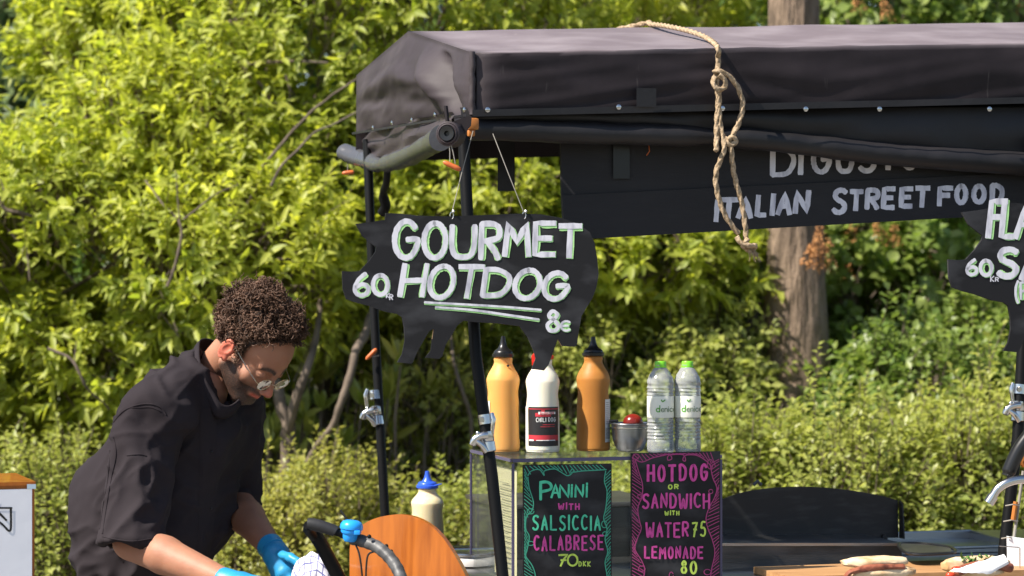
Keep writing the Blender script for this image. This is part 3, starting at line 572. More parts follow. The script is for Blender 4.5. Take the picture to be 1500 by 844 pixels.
def pig(pl, dx, dy, root, strings):
    f = [pl.at(x + dx, y + dy) for x, y in SMP]; b = MB(); b.prism(f, -pl.n * .0075)
    me = bpy.data.meshes.new('board'); me.from_pydata(b.v, [], b.f); bm_ = bmesh.new(); bm_.from_mesh(me); bmesh.ops.recalc_face_normals(bm_, faces=bm_.faces); bm_.to_mesh(me); bm_.free()
    me.materials.append(M['chalkboard']); me.materials.append(M['raw_edge']); n = len(f)
    for p in me.polygons:
        if len(p.vertices) == 4:
            c = p.center; pyy = 422 - (c.z - CAMZ) / c.y * FPX; pxx = 750 + c.x / c.y * FPX - dx
            p.material_index = 1 if (813 < pxx < 843 and 495 < pyy - dy < 512) or (625 < pxx < 637 and 478 < pyy - dy < 500) else 0
    o = bpy.data.objects.new('board', me); COL.objects.link(o); o.parent = root; o.location = -root.location
    for s in strings:
        b = MB(); b.tube(s[0], .0010, 6); b.build('string', M['string'], root)
        b = MB(); e_ = s[0][-1]; b.tube([e_ + Vector((.004 * math.cos(a * .7), -.002 + .001 * a / 10, .008 * math.sin(a * .7) - .006)) for a in range(14)], .0012, 6); b.sphere(e_ + Vector((.004, -.003, .004)), .004, 8); b.build('wire_knot', M['chrome'], root)
PG = Plane(P(690, 400, 5.86), (math.sin(R(11)), -math.cos(R(11)), .02))
pg = thing('pig_sign', 'pig shaped chalkboard with gourmet hot dog lettering hanging by the left poles', 'sign', PG.at(690, 320))
pig(PG, 0, 0, pg, [([P(693, 192, 5.93), P(676, 255, 5.89), PG.at(662, 312, -.002)],), ([P(722, 196, 5.93), P(745, 255, 5.89), PG.at(768, 312, -.002)],)])
L2 = Lettering(PG, 9)
def duo(L, ch, bx, w_, wk='w', gk='g', sl=0, gx=1.3, gy=1.1):
    L.glyph(ch, bx, w_ + 2.2, gk, .0005, sl, gx, gy); L.glyph(ch, bx, w_, wk, .0012, sl)
for ch, bx in zip('GOURMET', ((573, 320, 615, 382), (616, 323, 656, 382), (657, 327, 698, 381), (700, 324, 735, 383), (735, 323, 778, 377), (779, 323, 814, 377), (816, 327, 852, 379))): duo(L2, ch, bx, 8.2, sl=.03)
for ch, bx in zip('HOTDOG', ((582, 385, 622, 436), (622, 386, 664, 440), (664, 387, 704, 438), (702, 391, 746, 437), (747, 392, 791, 441), (790, 396, 832, 442))): duo(L2, ch, bx, 7.6, sl=.16)
duo(L2, '6', (516, 398, 544, 436), 6); duo(L2, '0', (543, 400, 571, 435), 6.5)
for ch, bx in (('K', (565, 429, 571, 437)), ('R', (570, 431, 576, 440))): L2.glyph(ch, bx, 1.6, 'w', .0012)
duo(L2, '8', (797, 453, 822, 487), 5.5); duo(L2, 'e', (820, 469, 836, 486), 3.2)
for a in (([(622, 443), (660, 445), (730, 449), (792, 454)]), ([(638, 450), (690, 454), (740, 461), (789, 468)])):
    L2.stroke([(x + .5, y + 1.5) for x, y in a], 4.5, 'g', .0005, True); L2.stroke(a, 3.2, 'w', .0012, True)
L2.build(pg, {'w': 'paint_white', 'g': 'paint_green'})
PG2 = Plane(P(1560, 400, 6.12), (math.sin(R(14)), -math.cos(R(14)), .02))
pg2 = thing('pig_sign', 'pig shaped chalkboard cut off by the right edge of the photo', 'sign', PG2.at(1580, 305))
pig(PG2, 888, -17, pg2, [([P(1580, 190, 6.2), P(1565, 250, 6.15), PG2.at(1550, 296, -.002)],), ([P(1610, 190, 6.2), P(1630, 250, 6.15), PG2.at(1656, 296, -.002)],)])
L3 = Lettering(PG2, 4)
for ch, bx in zip('FLA', ((1443, 291, 1472, 350), (1462, 291, 1486, 351), (1483, 292, 1515, 351))): duo(L3, ch, bx, 8.5, sl=.10)
duo(L3, 'S', (1458, 361, 1493, 409), 9); duo(L3, 'A', (1492, 362, 1528, 412), 9, sl=.1)
duo(L3, '6', (1413, 378, 1434, 405), 5); duo(L3, '0', (1433, 379, 1455, 406), 5.5)
for ch, bx in (('K', (1450, 404, 1456, 413)), ('R', (1457, 406, 1463, 413))): L3.glyph(ch, bx, 1.5, 'w', .0012)
duo(L3, '(', (1484, 410, 1494, 444), 3.6); duo(L3, 'P', (1492, 412, 1508, 440), 3.6)
L3.build(pg2, {'w': 'paint_white', 'g': 'paint_green'})
# ------------------------------------------------------------------ display case
CB = Vector((P(751, 600, 5.99).x, 5.99, 0)); CTOP = 1.147; CW = .522; CD = .37
def K(u, v, z): return CB + CU * u + CV * v + Vector((0, 0, z))
case = thing('display_case', 'clear acrylic display case on the counter carrying two menu boards', 'display case', K(CW / 2, CD / 2, CT))
def slab(name, a, sz, m, par=case, bev=0): b = MB(); b.box(K(*a), sz, CM, bev); return b.build(name, M[m], par, smooth=False)
slab('top_pane', (CW / 2, CD / 2, CTOP - .004), (CW, CD, .008), 'acrylic'); slab('front_pane', (CW / 2, .004, (CT + CTOP) / 2 - .004), (CW - .004, .006, CTOP - CT - .010), 'acrylic')
slab('side_pane', (.004, CD / 2, (CT + CTOP) / 2 - .004), (.006, CD - .016, CTOP - CT - .010), 'acrylic'); slab('side_pane', (CW - .004, CD / 2, (CT + CTOP) / 2 - .004), (.006, CD - .016, CTOP - CT - .010), 'acrylic')
for a, sz in (((CW / 2, -.0015, CTOP - .004), (CW, .003, .0085)), ((.0, -.0025, (CT + CTOP) / 2 - .005), (.006, .005, CTOP - CT - .012)), ((CW, -.0025, (CT + CTOP) / 2 - .005), (.006, .005, CTOP - CT - .012)), ((-.0025, CD / 2, CTOP - .004), (.004, CD, .0075)), ((-.002, CD, (CT + CTOP) / 2 - .005), (.005, .005, CTOP - CT - .012)), ((CW + .0025, CD / 2, CTOP - .004), (.004, CD, .0075))):
    slab('edge', a, sz, 'acrylic_edge')
# cream menu sheet standing inside the left wall
sh_ = thing('paper_sheet', 'cream printed sheet standing inside the left wall of the display case', 'paper', K(.03, .1, CT + .001))
b = MB(); b.grid(8, 8, lambda i, j: K(.016 + .010 * math.sin(i * 3) * (1 - j), .020 + .20 * i, CT + .006 + .262 * j)); b.build('sheet', M['cream_paper'], sh_)
b = MB(); rr = random.Random(5)
for k in range(17): b.box(K(.0125, .115, CT + .04 + .012 * k), (.0015, rr.uniform(.07, .14), .0012), CM)
b.build('print', M['print_grey'], sh_, smooth=False)
# menu boards
def hatch(L, edge, wav, key, step, rng, slope=(0, 0)): pass
BP1 = Plane(K(.1, -.0065, 1), (math.sin(CY), -math.cos(CY), 0)); BP2 = Plane(K(.4, -.0105, 1), (math.sin(CY), -math.cos(CY), 0))
def board(name, label, pl, x0, y0, x1, y1, y2, wav_l, wav_r, wav_t, key, seed):
    rt_ = thing(name, label, 'menu board', pl.at((x0 + x1) / 2, y2))
    b = MB(); b.prism([pl.at(x0, y0 + (y1 - y0) * 0), pl.at(x0, y2), pl.at(x1, y2), pl.at(x1, y1)], -pl.n * .003); b.build('board', M['chalkboard'], rt_, smooth=False)
    L = Lettering(pl, seed); rn = random.Random(seed); wy = [p[1] for p in wav_l]; wx = [p[0] for p in wav_l]; ry = [p[1] for p in wav_r]; rx = [p[0] for p in wav_r]; tx = [p[0] for p in wav_t]; ty = [p[1] for p in wav_t]
    y = y0 + 12
    while y < y2 - 6:
        xe = np.interp(y, wy, wx); L.stroke([(x0 + 2, y - 6), (xe - 1, y + rn.uniform(0, 3) + 2)], 1.1, key, .0006)
        xe = np.interp(y, ry, rx); L.stroke([(xe + 1, y + 3), (x1 - 2, y - 4 + rn.uniform(-1, 1))], 1.1, key, .0006); y += rn.uniform(4.2, 5.6)
    x = x0 + 8
    while x < x1 - 8:
        yt = y0 + (y1 - y0) * (x - x0) / (x1 - x0); L.stroke([(x - 4, yt + 2), (x + 3, np.interp(x, tx, ty) - 1)], 1.2, key, .0006); x += rn.uniform(5, 6.5)
    for wv in (wav_l, wav_r, wav_t): L.stroke(wv, 1.5, key, .0010, True)
    return rt_, L
mb1, LB1 = board('menu_board', 'black menu board with a mint drawn border and panini with salsiccia offer', BP1, 766, 681, 896, 679, 868,
    [(773, 699), (775, 715), (781, 735), (779, 748), (771, 757), (770, 775), (775, 786), (772, 805), (770, 815), (779, 828), (784, 844), (783, 868)],
    [(887, 690), (885, 705), (889, 720), (887, 745), (884, 760), (889, 775), (886, 790), (890, 808), (886, 824), (889, 844), (888, 868)],
    [(773, 697), (778, 690), (790, 688), (797, 697), (797, 690), (812, 687), (822, 692), (832, 697), (840, 690), (838, 687), (836, 692), (852, 690), (870, 689), (888, 688)], 'd', 3)
LB1.stroke(arc(777, 749, 5, 4, 0, 330), 1.2, 'd', .001, True); LB1.stroke(arc(885, 768, 4, 5, 0, 330), 1.2, 'd', .001, True); LB1.stroke(arc(886, 782, 3.5, 3, 0, 330), 1.2, 'd', .001, True); LB1.stroke(arc(777, 796, 5, 3, 0, 330), 1.2, 'd', .001, True)
for ch, bx in zip('PANiNi', ((788, 704, 808, 734), (806, 708, 820, 730), (818, 709, 834, 730), (834, 711, 840, 729), (841, 709, 855, 729), (856, 709, 862, 729))): LB1.glyph(ch, bx, 4.2 if ch == 'P' else 3.0, 'm', .0014, .03)
LB1.word('WiTH', 817, 737, 849, 747, 2.2, 'p', .0014); LB1.word('SALSICCIA', 779, 755, 880, 778, 2.9, 'm', .0014, -1); LB1.word('CALABRESE', 781, 784, 884, 807, 2.9, 'p', .0014, -1)
LB1.glyph('7', (816, 811, 831, 830), 2.8, 'y', .0014, .1); LB1.glyph('0', (830, 811, 847, 830), 2.8, 'y', .0014); LB1.word('DKK', 847, 822, 865, 830, 1.7, 'y', .0014)
LB1.build(mb1, {'m': 'mk_mint', 'd': 'mk_mint_dim', 'p': 'mk_pink', 'y': 'mk_yellow'})
mb2, LB2 = board('menu_board', 'black menu board with a pink drawn border and hotdog or sandwich offer', BP2, 924, 664, 1055, 661, 868,
    [(930, 673), (935, 690), (941, 710), (940, 728), (934, 745), (937, 765), (939, 775), (933, 790), (930, 805), (940, 822), (944, 838), (936, 868)],
    [(1040, 680), (1044, 700), (1050, 715), (1046, 730), (1038, 745), (1034, 760), (1037, 775), (1043, 790), (1047, 810), (1042, 835), (1038, 868)],
    [(929, 672), (940, 677), (955, 671), (968, 668), (980, 666), (984, 672), (978, 674), (980, 667), (1000, 666), (1004, 675), (1000, 674), (1004, 667), (1020, 667), (1034, 675), (1042, 684)], 'd', 8)
for a in ((931, 669, 4, 4), (1040, 680, 4, 7), (1041, 720, 3, 3), (937, 727, 3, 3), (940, 833, 5, 4), (983, 843, 3, 5), (1036, 838, 5, 4)): LB2.stroke(arc(*a, 0, 330), 1.2, 'd', .001, True)
LB2.word('HOTDOG', 947, 680, 1037, 706, 3.9, 'p', .0014, -.5); LB2.word('OR', 978, 709, 994, 717, 2, 'y', .0014); LB2.word('SANDWICH', 940, 722, 1040, 745, 3.2, 'p', .0014, 0, gap=.2); LB2.word('WiTH', 973, 748, 995, 755, 1.8, 'y', .0014)
LB2.word('WATER', 945, 765, 1009, 788, 3.1, 'p', .0014, -1, gap=.2); LB2.word('75', 1013, 764, 1034, 787, 2.8, 'y', .0014); LB2.word('LEMONADE', 943, 800, 1030, 819, 3.0, 'p', .0014, 0, gap=.22); LB2.word('80', 996, 821, 1021, 841, 3.2, 'y', .0014)
LB2.build(mb2, {'d': 'mk_pink_dim', 'p': 'mk_pink', 'y': 'mk_yellow'})

# ------------------------------------------------------------------ bottles on the case
def bottle_prof(r, h):
    a = [(.0001, .0), (r * .86, 0), (r * .97, .004), (r, .012), (r * .985, h * .25), (r * .97, h * .45), (r * .985, h * .60), (r, h * .74), (r * .97, h * .78), (r * .86, h * .83), (r * .66, h * .89), (r * .54, h * .94), (r * .52, h), (.0001, h)]
    return [tuple(p.xy) for p in spline([Vector((x, z, 0)) for x, z in a], 4)]
def dent(r, h, yaw):
    ca, sa = math.cos(yaw), math.sin(yaw)
    def f(x, y, z):
        for zc, am, s_ in ((h * .62, .0042, 1), (h * .62, .0035, -1)):
            d = (x * ca + y * sa) * s_
            if d > 0: k = math.exp(-((z - zc) / .020) ** 2) * (d / r) ** 5; x -= ca * s_ * am * k; y -= sa * s_ * am * k
        return x, y, z
    return f
def patch(c, r, a0, a1, z0, z1, dz=0, n=14): # label wrapped on a bottle, angles in degrees, -90 faces the camera
    b = MB(); b.grid(n, 2, lambda i, j: c + Vector((r * math.cos(R(a0 + (a1 - a0) * i)), r * math.sin(R(a0 + (a1 - a0) * i)), z0 + (z1 - z0) * j))); return b
def squeeze(px, D, z0, r, h, label, m, cap, caph, body_rot=0.0, name='sauce_bottle', base=None):
    c = P(px, 600, D); c.z = z0; t = thing(name, label, 'bottle', c)
    b = MB(); b.lathe(bottle_prof(r, h), c, 40, fn=dent(r, h, body_rot)); b.build('body', M[m], t)
    b = MB(); b.lathe([(.0001, h), (r * .60, h), (r * .66, h + .002), (r * .66, h + .008), (r * .58, h + .010), (r * .57, h + .013), (r * .50, h + .017), (r * .33, h + caph * .42), (r * .21, h + caph * .60), (r * .15, h + caph * .80), (r * .12, h + caph), (.0001, h + caph + .001)], c, 26); b.build('cap', M[cap], t)
    return t, c
t, c = squeeze(737, 6.27, CTOP, .0415, .232, 'mustard squeeze bottle with black nozzle, leftmost on the case by the pole', 'mustard', 'black_plastic', .052)
patch(c, .0418, -142, -168, .03, .125).build('label', M['label_white'], t)
b = MB()
for k in range(9): b.grid(1, 1, lambda i, j, k=k: c + Vector((.042 * math.cos(R(-144 - 3 * k)), .042 * math.sin(R(-144 - 3 * k)), .062 + .05 * j)) + Vector((.0011 * i, 0, 0)))
b.build('print', M['print_grey'], t, smooth=False)
patch(c, .0418, -18, -6, .03, .115).build('label', M['label_black'], t)
b = MB(); b.sphere(c + Vector((.012, -.026, .212)), (.0035, .002, .003), 8); b.build('lid_tab', M['black_plastic'], t)
t, c = squeeze(795, 6.25, CTOP, .0420, .228, 'cream white bottle with red cap and black chili dog label', 'mayo', 'red_plastic', .012)
b = MB(); b.box(c + Vector((-.021, -.018, .226)), (.012, .012, .026), bev=.002); b.box(c + Vector((-.018, -.02, .222)), (.016, .012, .008), bev=.002); b.build('flip_cap', M['red_plastic'], t)
patch(c, .0424, -146, -28, .016, .112).build('label', M['label_black'], t)
for z0, z1 in ((.0300, .0430), (.1060, .1080)): patch(c, .0427, -145, -29, z0, z1).build('label_band', M['label_red'], t)
patch(c, .0427, -116, -62, .0885, .0975).build('logo', M['label_red'], t); b = patch(c, .0427, -96, -84, .0985, .1045); b.build('logo', M['label_red'], t)
class CylPl:      # cylinder surface addressed in photo pixels round the bottle's front
    def __init__(s, c, r, px, D): s.c = c; s.r = r; s.px = px; s.D = D
    def at(s, x, y, off=0):
        q = P(x, y, s.D - s.r * .8); dx = max(-s.r * .98, min(s.r * .98, q.x - s.c.x)); rr = s.r + off; return Vector((s.c.x + dx, s.c.y - math.sqrt(max(0, rr * rr - dx * dx)), q.z))
LC = Lettering(CylPl(c, .0424, 795, 6.25), 2)
LC.word('CHILI', 785, 611.5, 800, 618, .8, 'w', .0011); LC.word('DOG', 803, 611.5, 814, 618, .8, 'w', .0011)
LC.stroke([(790, 605), (812, 605)], 3.6, 'w', .0011); LC.word('BAHNCKE', 791, 603.4, 812, 606.8, .7, 'r', .0022)
LC.stroke([(786, 645), (813, 645)], 1.2, 'w', .0011); LC.stroke([(776, 645), (781, 645)], 2, 'w', .0011); LC.stroke([(795, 622), (812, 622)], .8, 'r', .0011); LC.stroke([(792, 625), (812, 625)], .8, 'r', .0011)
LC.build(t, {'w': 'label_white', 'r': 'label_red'}); patch(c, .0424, -172, -150, .016, .112).build('label', M['label_white'], t)
t, c = squeeze(869, 6.30, CTOP, .0420, .234, 'deep amber mustard bottle beside the steel bowl with a barcode label', 'mustard2', 'black_plastic', .048)
patch(c, .0424, -48, -12, .022, .128).build('label', M['label_white'], t)
b = MB()
for k in range(8): b.grid(1, 1, lambda i, j, k=k: c + Vector((.0427 * math.cos(R(-46 + 3.6 * k)), .0427 * math.sin(R(-46 + 3.6 * k)), .030 + .028 * j)) + Vector((.0012 * i, 0, 0)))
for k in range(12):
    for q_ in range(4): b.grid(1, 1, lambda i, j, k=k, q_=q_: c + Vector((.0427 * math.cos(R(-45 + 7 * q_ + 6 * i)), .0427 * math.sin(R(-45 + 7 * q_ + 6 * i)), .067 + .0048 * k + .0012 * j)))
b.build('print', M['print_grey'], t, smooth=False)
t, c = squeeze(626, 6.82, CT, .0450, .162, 'pale yellow squeeze bottle with pointed blue nozzle behind the wooden panel', 'remo', 'blue_cap', .046)
t.location.z = c.z
b = MB(); b.tube([c + Vector((.02, -.02, .170)), c + Vector((.040, -.02, .176))], [.003, .001], 8); b.build('cap_tab', M['blue_cap'], t)
# water bottles
def water(px, D, label, rot):
    c = P(px, 600, D); c.z = CTOP; r = .0335; h = .220; t = thing('water_bottle', label, 'bottle', c, 'small water bottles side by side on the case')
    pr = [(.0001, .006), (r * .5, .004), (r * .78, 0), (r * .97, .008), (r * .97, .030)]
    z = .034
    while z < .080: pr += [(r * .93, z), (r * .985, z + .004)]; z += .008
    pr += [(r * .95, .084), (r * .95, .140)]; z = .144
    while z < .168: pr += [(r * .99, z), (r * .94, z + .005)]; z += .008
    pr += [(r * .98, .172), (r * .93, .182), (r * .72, .196), (r * .52, .206), (r * .42, .210), (r * .42, .216)]
    pr = [tuple(p.xy) for p in spline([Vector((x, zz, 0)) for x, zz in pr], 3)]
    wob = lambda x, y, z: (x * (1 + .02 * math.sin(z * 420 + 3 * math.atan2(y, x))), y * (1 + .02 * math.sin(z * 420 + 3 * math.atan2(y, x))), z)
    b = MB(); b.lathe(pr, c, 36, fn=wob); b.build('bottle', M['pet'], t, angle=70)
    b = MB(); b.lathe([(x * .93, z) for x, z in pr if .004 < z < .190] + [(.0001, .191)], c, 30, fn=wob); b.build('water', M['water_in'], t)
    b = MB(); b.lathe([(.0001, .2245), (.0125, .2245), (.0138, .2225), (.0140, .213), (.0146, .2125), (.0146, .209), (.0125, .208)], c, 30); b.build('cap', M['green_cap'], t)
    b = MB(); b.lathe([(r * .975, .088), (r * .985, .089), (r * .985, .139), (r * .975, .140), (r * .965, .139), (r * .965, .089)], c, 36); b.v = b.v; b.build('label', M['label_pale'], t)
    L = Lettering(CylPl(c, r * .985, px, D), 6); x = px - 8 + rot
    yb = 422 - (CTOP + .103 - CAMZ) / (D - r) * FPX; yt = yb - 8.5
    L.stroke(arc(x + 2.2, yb - 2.6, 2.4, 2.6, 0, 360, 12), 1.5, 'g', .0005, True); L.stroke([(x + 4.8, yt - .5), (x + 4.6, yb)], 1.5, 'g', .0005)
    x += 7
    for ch in 'enice':
        if ch == 'n': L.stroke([(x, yb), (x, yb - 5)], 1.1, 'k', .0005); L.stroke([(x, yb - 4), (x + 2.2, yb - 5.2), (x + 3.6, yb - 4), (x + 3.6, yb)], 1.1, 'k', .0005, True); x += 5.6
        elif ch == 'i': L.stroke([(x, yb), (x, yb - 5)], 1.1, 'k', .0005); L.stroke([(x, yb - 7.2), (x, yb - 6.8)], 1.1, 'k', .0005); x += 2.2
        else:
            L.stroke(arc(x + 2, yb - 2.5, 2.1, 2.5, -40, -320), 1.1, 'k', .0005, True)
            if ch == 'e': L.stroke([(x, yb - 2.6), (x + 4, yb - 2.6)], .9, 'k', .0006)
            x += 5.3
    L.stroke([(px - 1 + rot, yt - 9), (px + 1 + rot, yt - 6.5), (px + 4.5 + rot, yt - 9)], 1.6, 'g', .0005, True)
    L.build(t, {'g': 'print_green', 'k': 'print_green2'})
M['water_in'] = clearmat('water', (.97, .99, .99), 1.2, .05, 1.33, .05, (.85, .9, .92)); M['label_pale'] = mat('pale label', (.78, .78, .68), .45); M['print_green2'] = mat('dark print', (.13, .2, .10), .5)
water(967.5, 6.19, 'clear water bottle with lime cap nearest the steel bowl', 2); water(1007, 6.205, 'clear water bottle with lime cap, right of its twin above the pink menu', 0)
# steel bowl with red spoon
c = P(923, 600, 6.28); c.z = CTOP; bw = thing('steel_bowl', 'small double rimmed steel bowl between the amber bottle and the water bottles', 'bowl', c)
pr = spline([Vector((x, z, 0)) for x, z in [(.0001, .001), (.026, 0), (.034, .006), (.043, .028), (.0455, .050), (.0465, .066), (.0495, .0665), (.0495, .069), (.0455, .069), (.0445, .050), (.041, .030), (.030, .008), (.0001, .006)]], 4)
b = MB(); b.lathe([tuple(p.xy) for p in pr], c, 40); b.build('bowl', M['steel'], bw)
b = MB(); b.lathe([(.0462, .056), (.0482, .057), (.0482, .060), (.0462, .061)], c, 40); b.build('rim', M['chrome'], bw)
sp = thing('red_spoon', 'dark red rounded spoon top poking out of the steel bowl', 'spoon', c + Vector((0, 0, .06)))
b = MB(); b.sphere(c + Vector((.007, .0, .070)), (.025, .022, .022), 24); b.build('spoon_bowl', mat('dark red glossy', (.16, .012, .008), .25, noise=(30, (.26, .03, .015), .45, .7)), sp)
b = MB(); b.tube([c + Vector((-.030, -.01, .074)), c + Vector((-.052, -.012, .0745))], .004, 8); b.build('spoon_handle', M['black_plastic'], sp)

# ------------------------------------------------------------------ griddle, sink, board and food
st = thing('warming_box', 'black box stove standing behind the display case', 'stove', C(.35, .62, CT))
b = MB(); b.box(C(.43, .66, CT + .065), (.42, .34, .13), CM, .006); b.build('housing', M['black_steel'], st); b = MB(); b.box(C(.43, .66, CT + .137), (.44, .36, .012), CM, .003); b.build('lid', M['steel_dark'], st)
gr = thing('griddle', 'gas griddle with steel body and arched black wind shield', 'griddle', C(.84, .5, CT))
GP = Plane(P(1190, 800, 6.42), (math.sin(CY), -math.cos(CY), 0)); SPn = Plane(P(1190, 750, 6.66), (math.sin(CY), -math.cos(CY), 0))
b = MB(); f = [GP.at(1020, 797), GP.at(1020, 875), GP.at(1321, 875), GP.at(1321, 797)]; b.prism(f, -GP.n * .26); b.build('body', M['steel_dark'], gr, smooth=False)
b = MB(); b.prism([GP.at(1018, 795.6, .004), GP.at(1018, 799.5, .004), GP.at(1323, 799.5, .004), GP.at(1323, 795.6, .004)], -GP.n * .27); b.build('rim', M['steel'], gr, smooth=False)
top = spline([Vector(p) for p in [(1040, 738, 0), (1056, 732, 0), (1090, 721, 0), (1130, 715, 0), (1170, 713, 0), (1210, 714.5, 0), (1250, 719, 0), (1290, 726, 0), (1308, 731, 0), (1315, 733, 0)]], 4)
b = MB(); b.prism([SPn.at(1040, 786)] + [SPn.at(p.x, p.y) for p in top] + [SPn.at(1316, 788)], -SPn.n * .004); b.build('wind_shield', M['black_steel'], gr, smooth=False)
b = MB(); b.prism([SPn.at(1317, 733), SPn.at(1317, 788), SPn.at(1317, 788) + SPn.n * .03, SPn.at(1317, 738) + SPn.n * .02], Vector((.003, 0, 0))); b.build('shield_wing', M['black_steel'], gr, smooth=False)
for x in (1295, 1060): b = MB(); b.box(SPn.at(x, 792), (.014, .016, .035), CM); b.build('foot', M['black_steel'], gr, smooth=False)
b = MB(); b.tube([SPn.at(1110, 712, -.03), SPn.at(1116, 706, -.03), SPn.at(1121, 712, -.03)], .005, 8); b.build('latch', M['tarp_grey'], gr)
for x in (1181, 1222): b = MB(); b.sphere(SPn.at(x, 794, .10), .0035, 8); b.build('knob', M['mustard'], gr)
sk = thing('sink_basin', 'open stainless sink basin right of the griddle', 'sink', C(1.35, .45, CT))
S0 = P(1325, 800, 6.5); S1 = P(1468, 795, 6.62)
def wall4(b, a, c_, d, z0, z1, t_=.004):
    n = (c_ - a).normalized().cross(Vector((0, 0, 1))); b.prism([Vector((a.x, a.y, z0)), Vector((c_.x, c_.y, z0)), Vector((c_.x, c_.y, z1)), Vector((a.x, a.y, z1))], n * t_)
A0, A1 = C(1.25, .62, 0), C(1.60, .62, 0); B0, B1 = C(1.25, .32, 0), C(1.60, .32, 0)
b = MB(); zt = .873
wall4(b, A0, A1, 0, .852, zt + .004); wall4(b, B0, B1, 0, .852, zt - .012); wall4(b, A0, B0, 0, .852, zt); wall4(b, A1, B1, 0, .852, zt); b.prism([A0 + Vector((0, 0, .853)), A1 + Vector((0, 0, .853)), B1 + Vector((0, 0, .853)), B0 + Vector((0, 0, .853))], Vector((0, 0, .004)))
b.build('basin', M['steel'], sk, smooth=False)
b = MB(); zz = zt + .004; b.tube([v + Vector((0, 0, zz)) for v in (A0, A1, B1 + Vector((0, 0, -.012)), B0 + Vector((0, 0, -.012)), A0)], .004, 8); b.build('rim', M['steel'], sk)
tr = thing('black_tray', 'shallow black rimmed tray lying across the sink corner', 'tray', P(1362, 804, 6.3))
pts = [P(1318, 796, 6.44), P(1322, 806, 6.32), P(1340, 812, 6.24), P(1395, 810, 6.26), P(1392, 802, 6.40), P(1350, 796.5, 6.5)]
b = MB(); b.prism(pts, Vector((0, 0, -.004))); b.build('tray_bottom', M['steel_dark'], tr, smooth=False); b = MB(); b.tube(spline(pts, 4, True) + [pts[0]], .004, 8); b.build('tray_rim', M['black_plastic'], tr)
tp = thing('tap', 'curved chrome tap reaching over the sink at the right edge', 'tap', P(1540, 810, 6.45))
s = spline([P(1450, 734, 6.14), P(1455, 726, 6.14), P(1463, 715, 6.14), P(1478, 706, 6.14), P(1498, 702.5, 6.15), P(1520, 706, 6.17), P(1536, 722, 6.18), P(1541, 760, 6.19), P(1541, 850, 6.2)], 6)
b = MB(); b.tube(s, .0108, 16); b.build('spout', M['chrome'], tp); b = MB(); b.tube([P(1448, 737, 6.14), P(1455, 726.5, 6.14)], .0135, 18); b.build('aerator', M['chrome'], tp)
cb = thing('cutting_board', 'pale wooden cutting board along the front of the cart', 'cutting board', C(.93, .02, CT))
b = MB(); tz = .867
fr_ = [P(1124, 838, 5.86), P(1136, 842, 5.80)]; BDp = [Vector((p.x, p.y, tz)) for p in (C(.728, -.20, 0), C(.722, .02, 0), C(1.85, .06, 0), C(1.85, -.24, 0))]
b.prism(BDp, Vector((0, 0, -.016))); b.build('board', M['wood_pale'], cb, smooth=False)
def bun(c, rx, ry, rz, rot, nm, par, m='bun', seed=0):
    b = MB(); MM = rotz(rot); n = 36; V = []
    sd_ = MB(); sd_.sphere((0, 0, 0), (1, 1, 1), n)
    for v in sd_.v:
        v = Vector(v); k = 1 + .09 * nz(v.x * 2 + seed, v.y * 2, v.z * 2) + .05 * nz(v.x * 7 + seed, v.y * 5, v.z * 5); zz = v.z; zz = math.copysign(abs(zz) ** .75, zz); xx = math.copysign(abs(v.x) ** .8, v.x)
        b.v.append(tuple(MM @ Vector((xx * rx * k, v.y * ry * k, zz * rz * k)) + c))
    b.f = sd_.f; return b.build(nm, M[m], par)
def on_board(px, D): p = P(px, 800, D); p.z = tz; return p
h1 = thing('hot_dog', 'split hot dog in a white bun lying on the cutting board below the griddle', 'hot dog', on_board(1286, 5.98)); c = on_board(1286, 5.98)
bun(c + Vector((.012, 0, .014)), .084, .034, .015, CY, 'bottom_bun', h1); bun(c + Vector((-.006, .004, .038)), .084, .032, .013, CY + .0, 'top_bun', h1, seed=4)
b = MB(); b.tube(spline([c + CM @ Vector((-.088, -.018, .006)), c + CM @ Vector((-.078, -.024, .020)), c + CM @ Vector((-.03, -.029, .028)), c + CM @ Vector((.02, -.029, .028)), c + CM @ Vector((.055, -.024, .027))], 6), .0075, 10, lobes=2, lobe_amp=.15, twist=60); b.build('sausage', M['sausage'], h1)
h2 = thing('hot_dog', 'hot dog with salad leaves half wrapped in a white napkin by the sink', 'hot dog', on_board(1430, 6.03)); c = on_board(1430, 6.03)
bun(c + Vector((.0, .012, .024)), .086, .028, .022, CY, 'top_bun', h2, seed=8); bun(c + Vector((-.004, -.018, .010)), .070, .020, .010, CY, 'bottom_bun', h2, seed=2)
b = MB(); b.tube(spline([c + CM @ Vector((-.070, -.030, .012)), c + CM @ Vector((-.035, -.030, .023)), c + CM @ Vector((.0, -.026, .027)), c + CM @ Vector((.05, -.02, .024)), c + CM @ Vector((.088, -.012, .016))], 6), [.006] + [.0115] * 22 + [.011, .005], 14); b.build('sausage', M['sausage'], h2)
b = MB(); b.sphere(c + CM @ Vector((-.082, -.032, .007)), (.012, .008, .008), 12); b.sphere(c + CM @ Vector((-.066, -.030, .022)), (.012, .009, .006), 12); b.build('sauce', M['sauce'], h2)
b = MB()
for k in range(34):
    p = c + CM @ Vector((fr.uniform(-.05, .03), fr.uniform(-.02, .0), .036 + fr.uniform(-.006, .010))); d = Vector((fr.uniform(-1, 1), fr.uniform(-1, 1), fr.uniform(-.3, 1))).normalized() * .008; e_ = d.orthogonal() * .5
    b.add([p, p + d + e_, p + d * 2, p + d - e_], [(0, 1, 2, 3)])
b.build('salad', M['greens'], h2, smooth=False)
nk = thing('napkin', 'white paper napkin folded round the end of the right hot dog', 'napkin', c + Vector((.04, -.03, 0)))
b = MB(); W0, W1, W2, W3 = P(1392, 836, 5.94), P(1470, 812, 5.95), P(1478, 826, 5.93), P(1450, 841, 5.93)
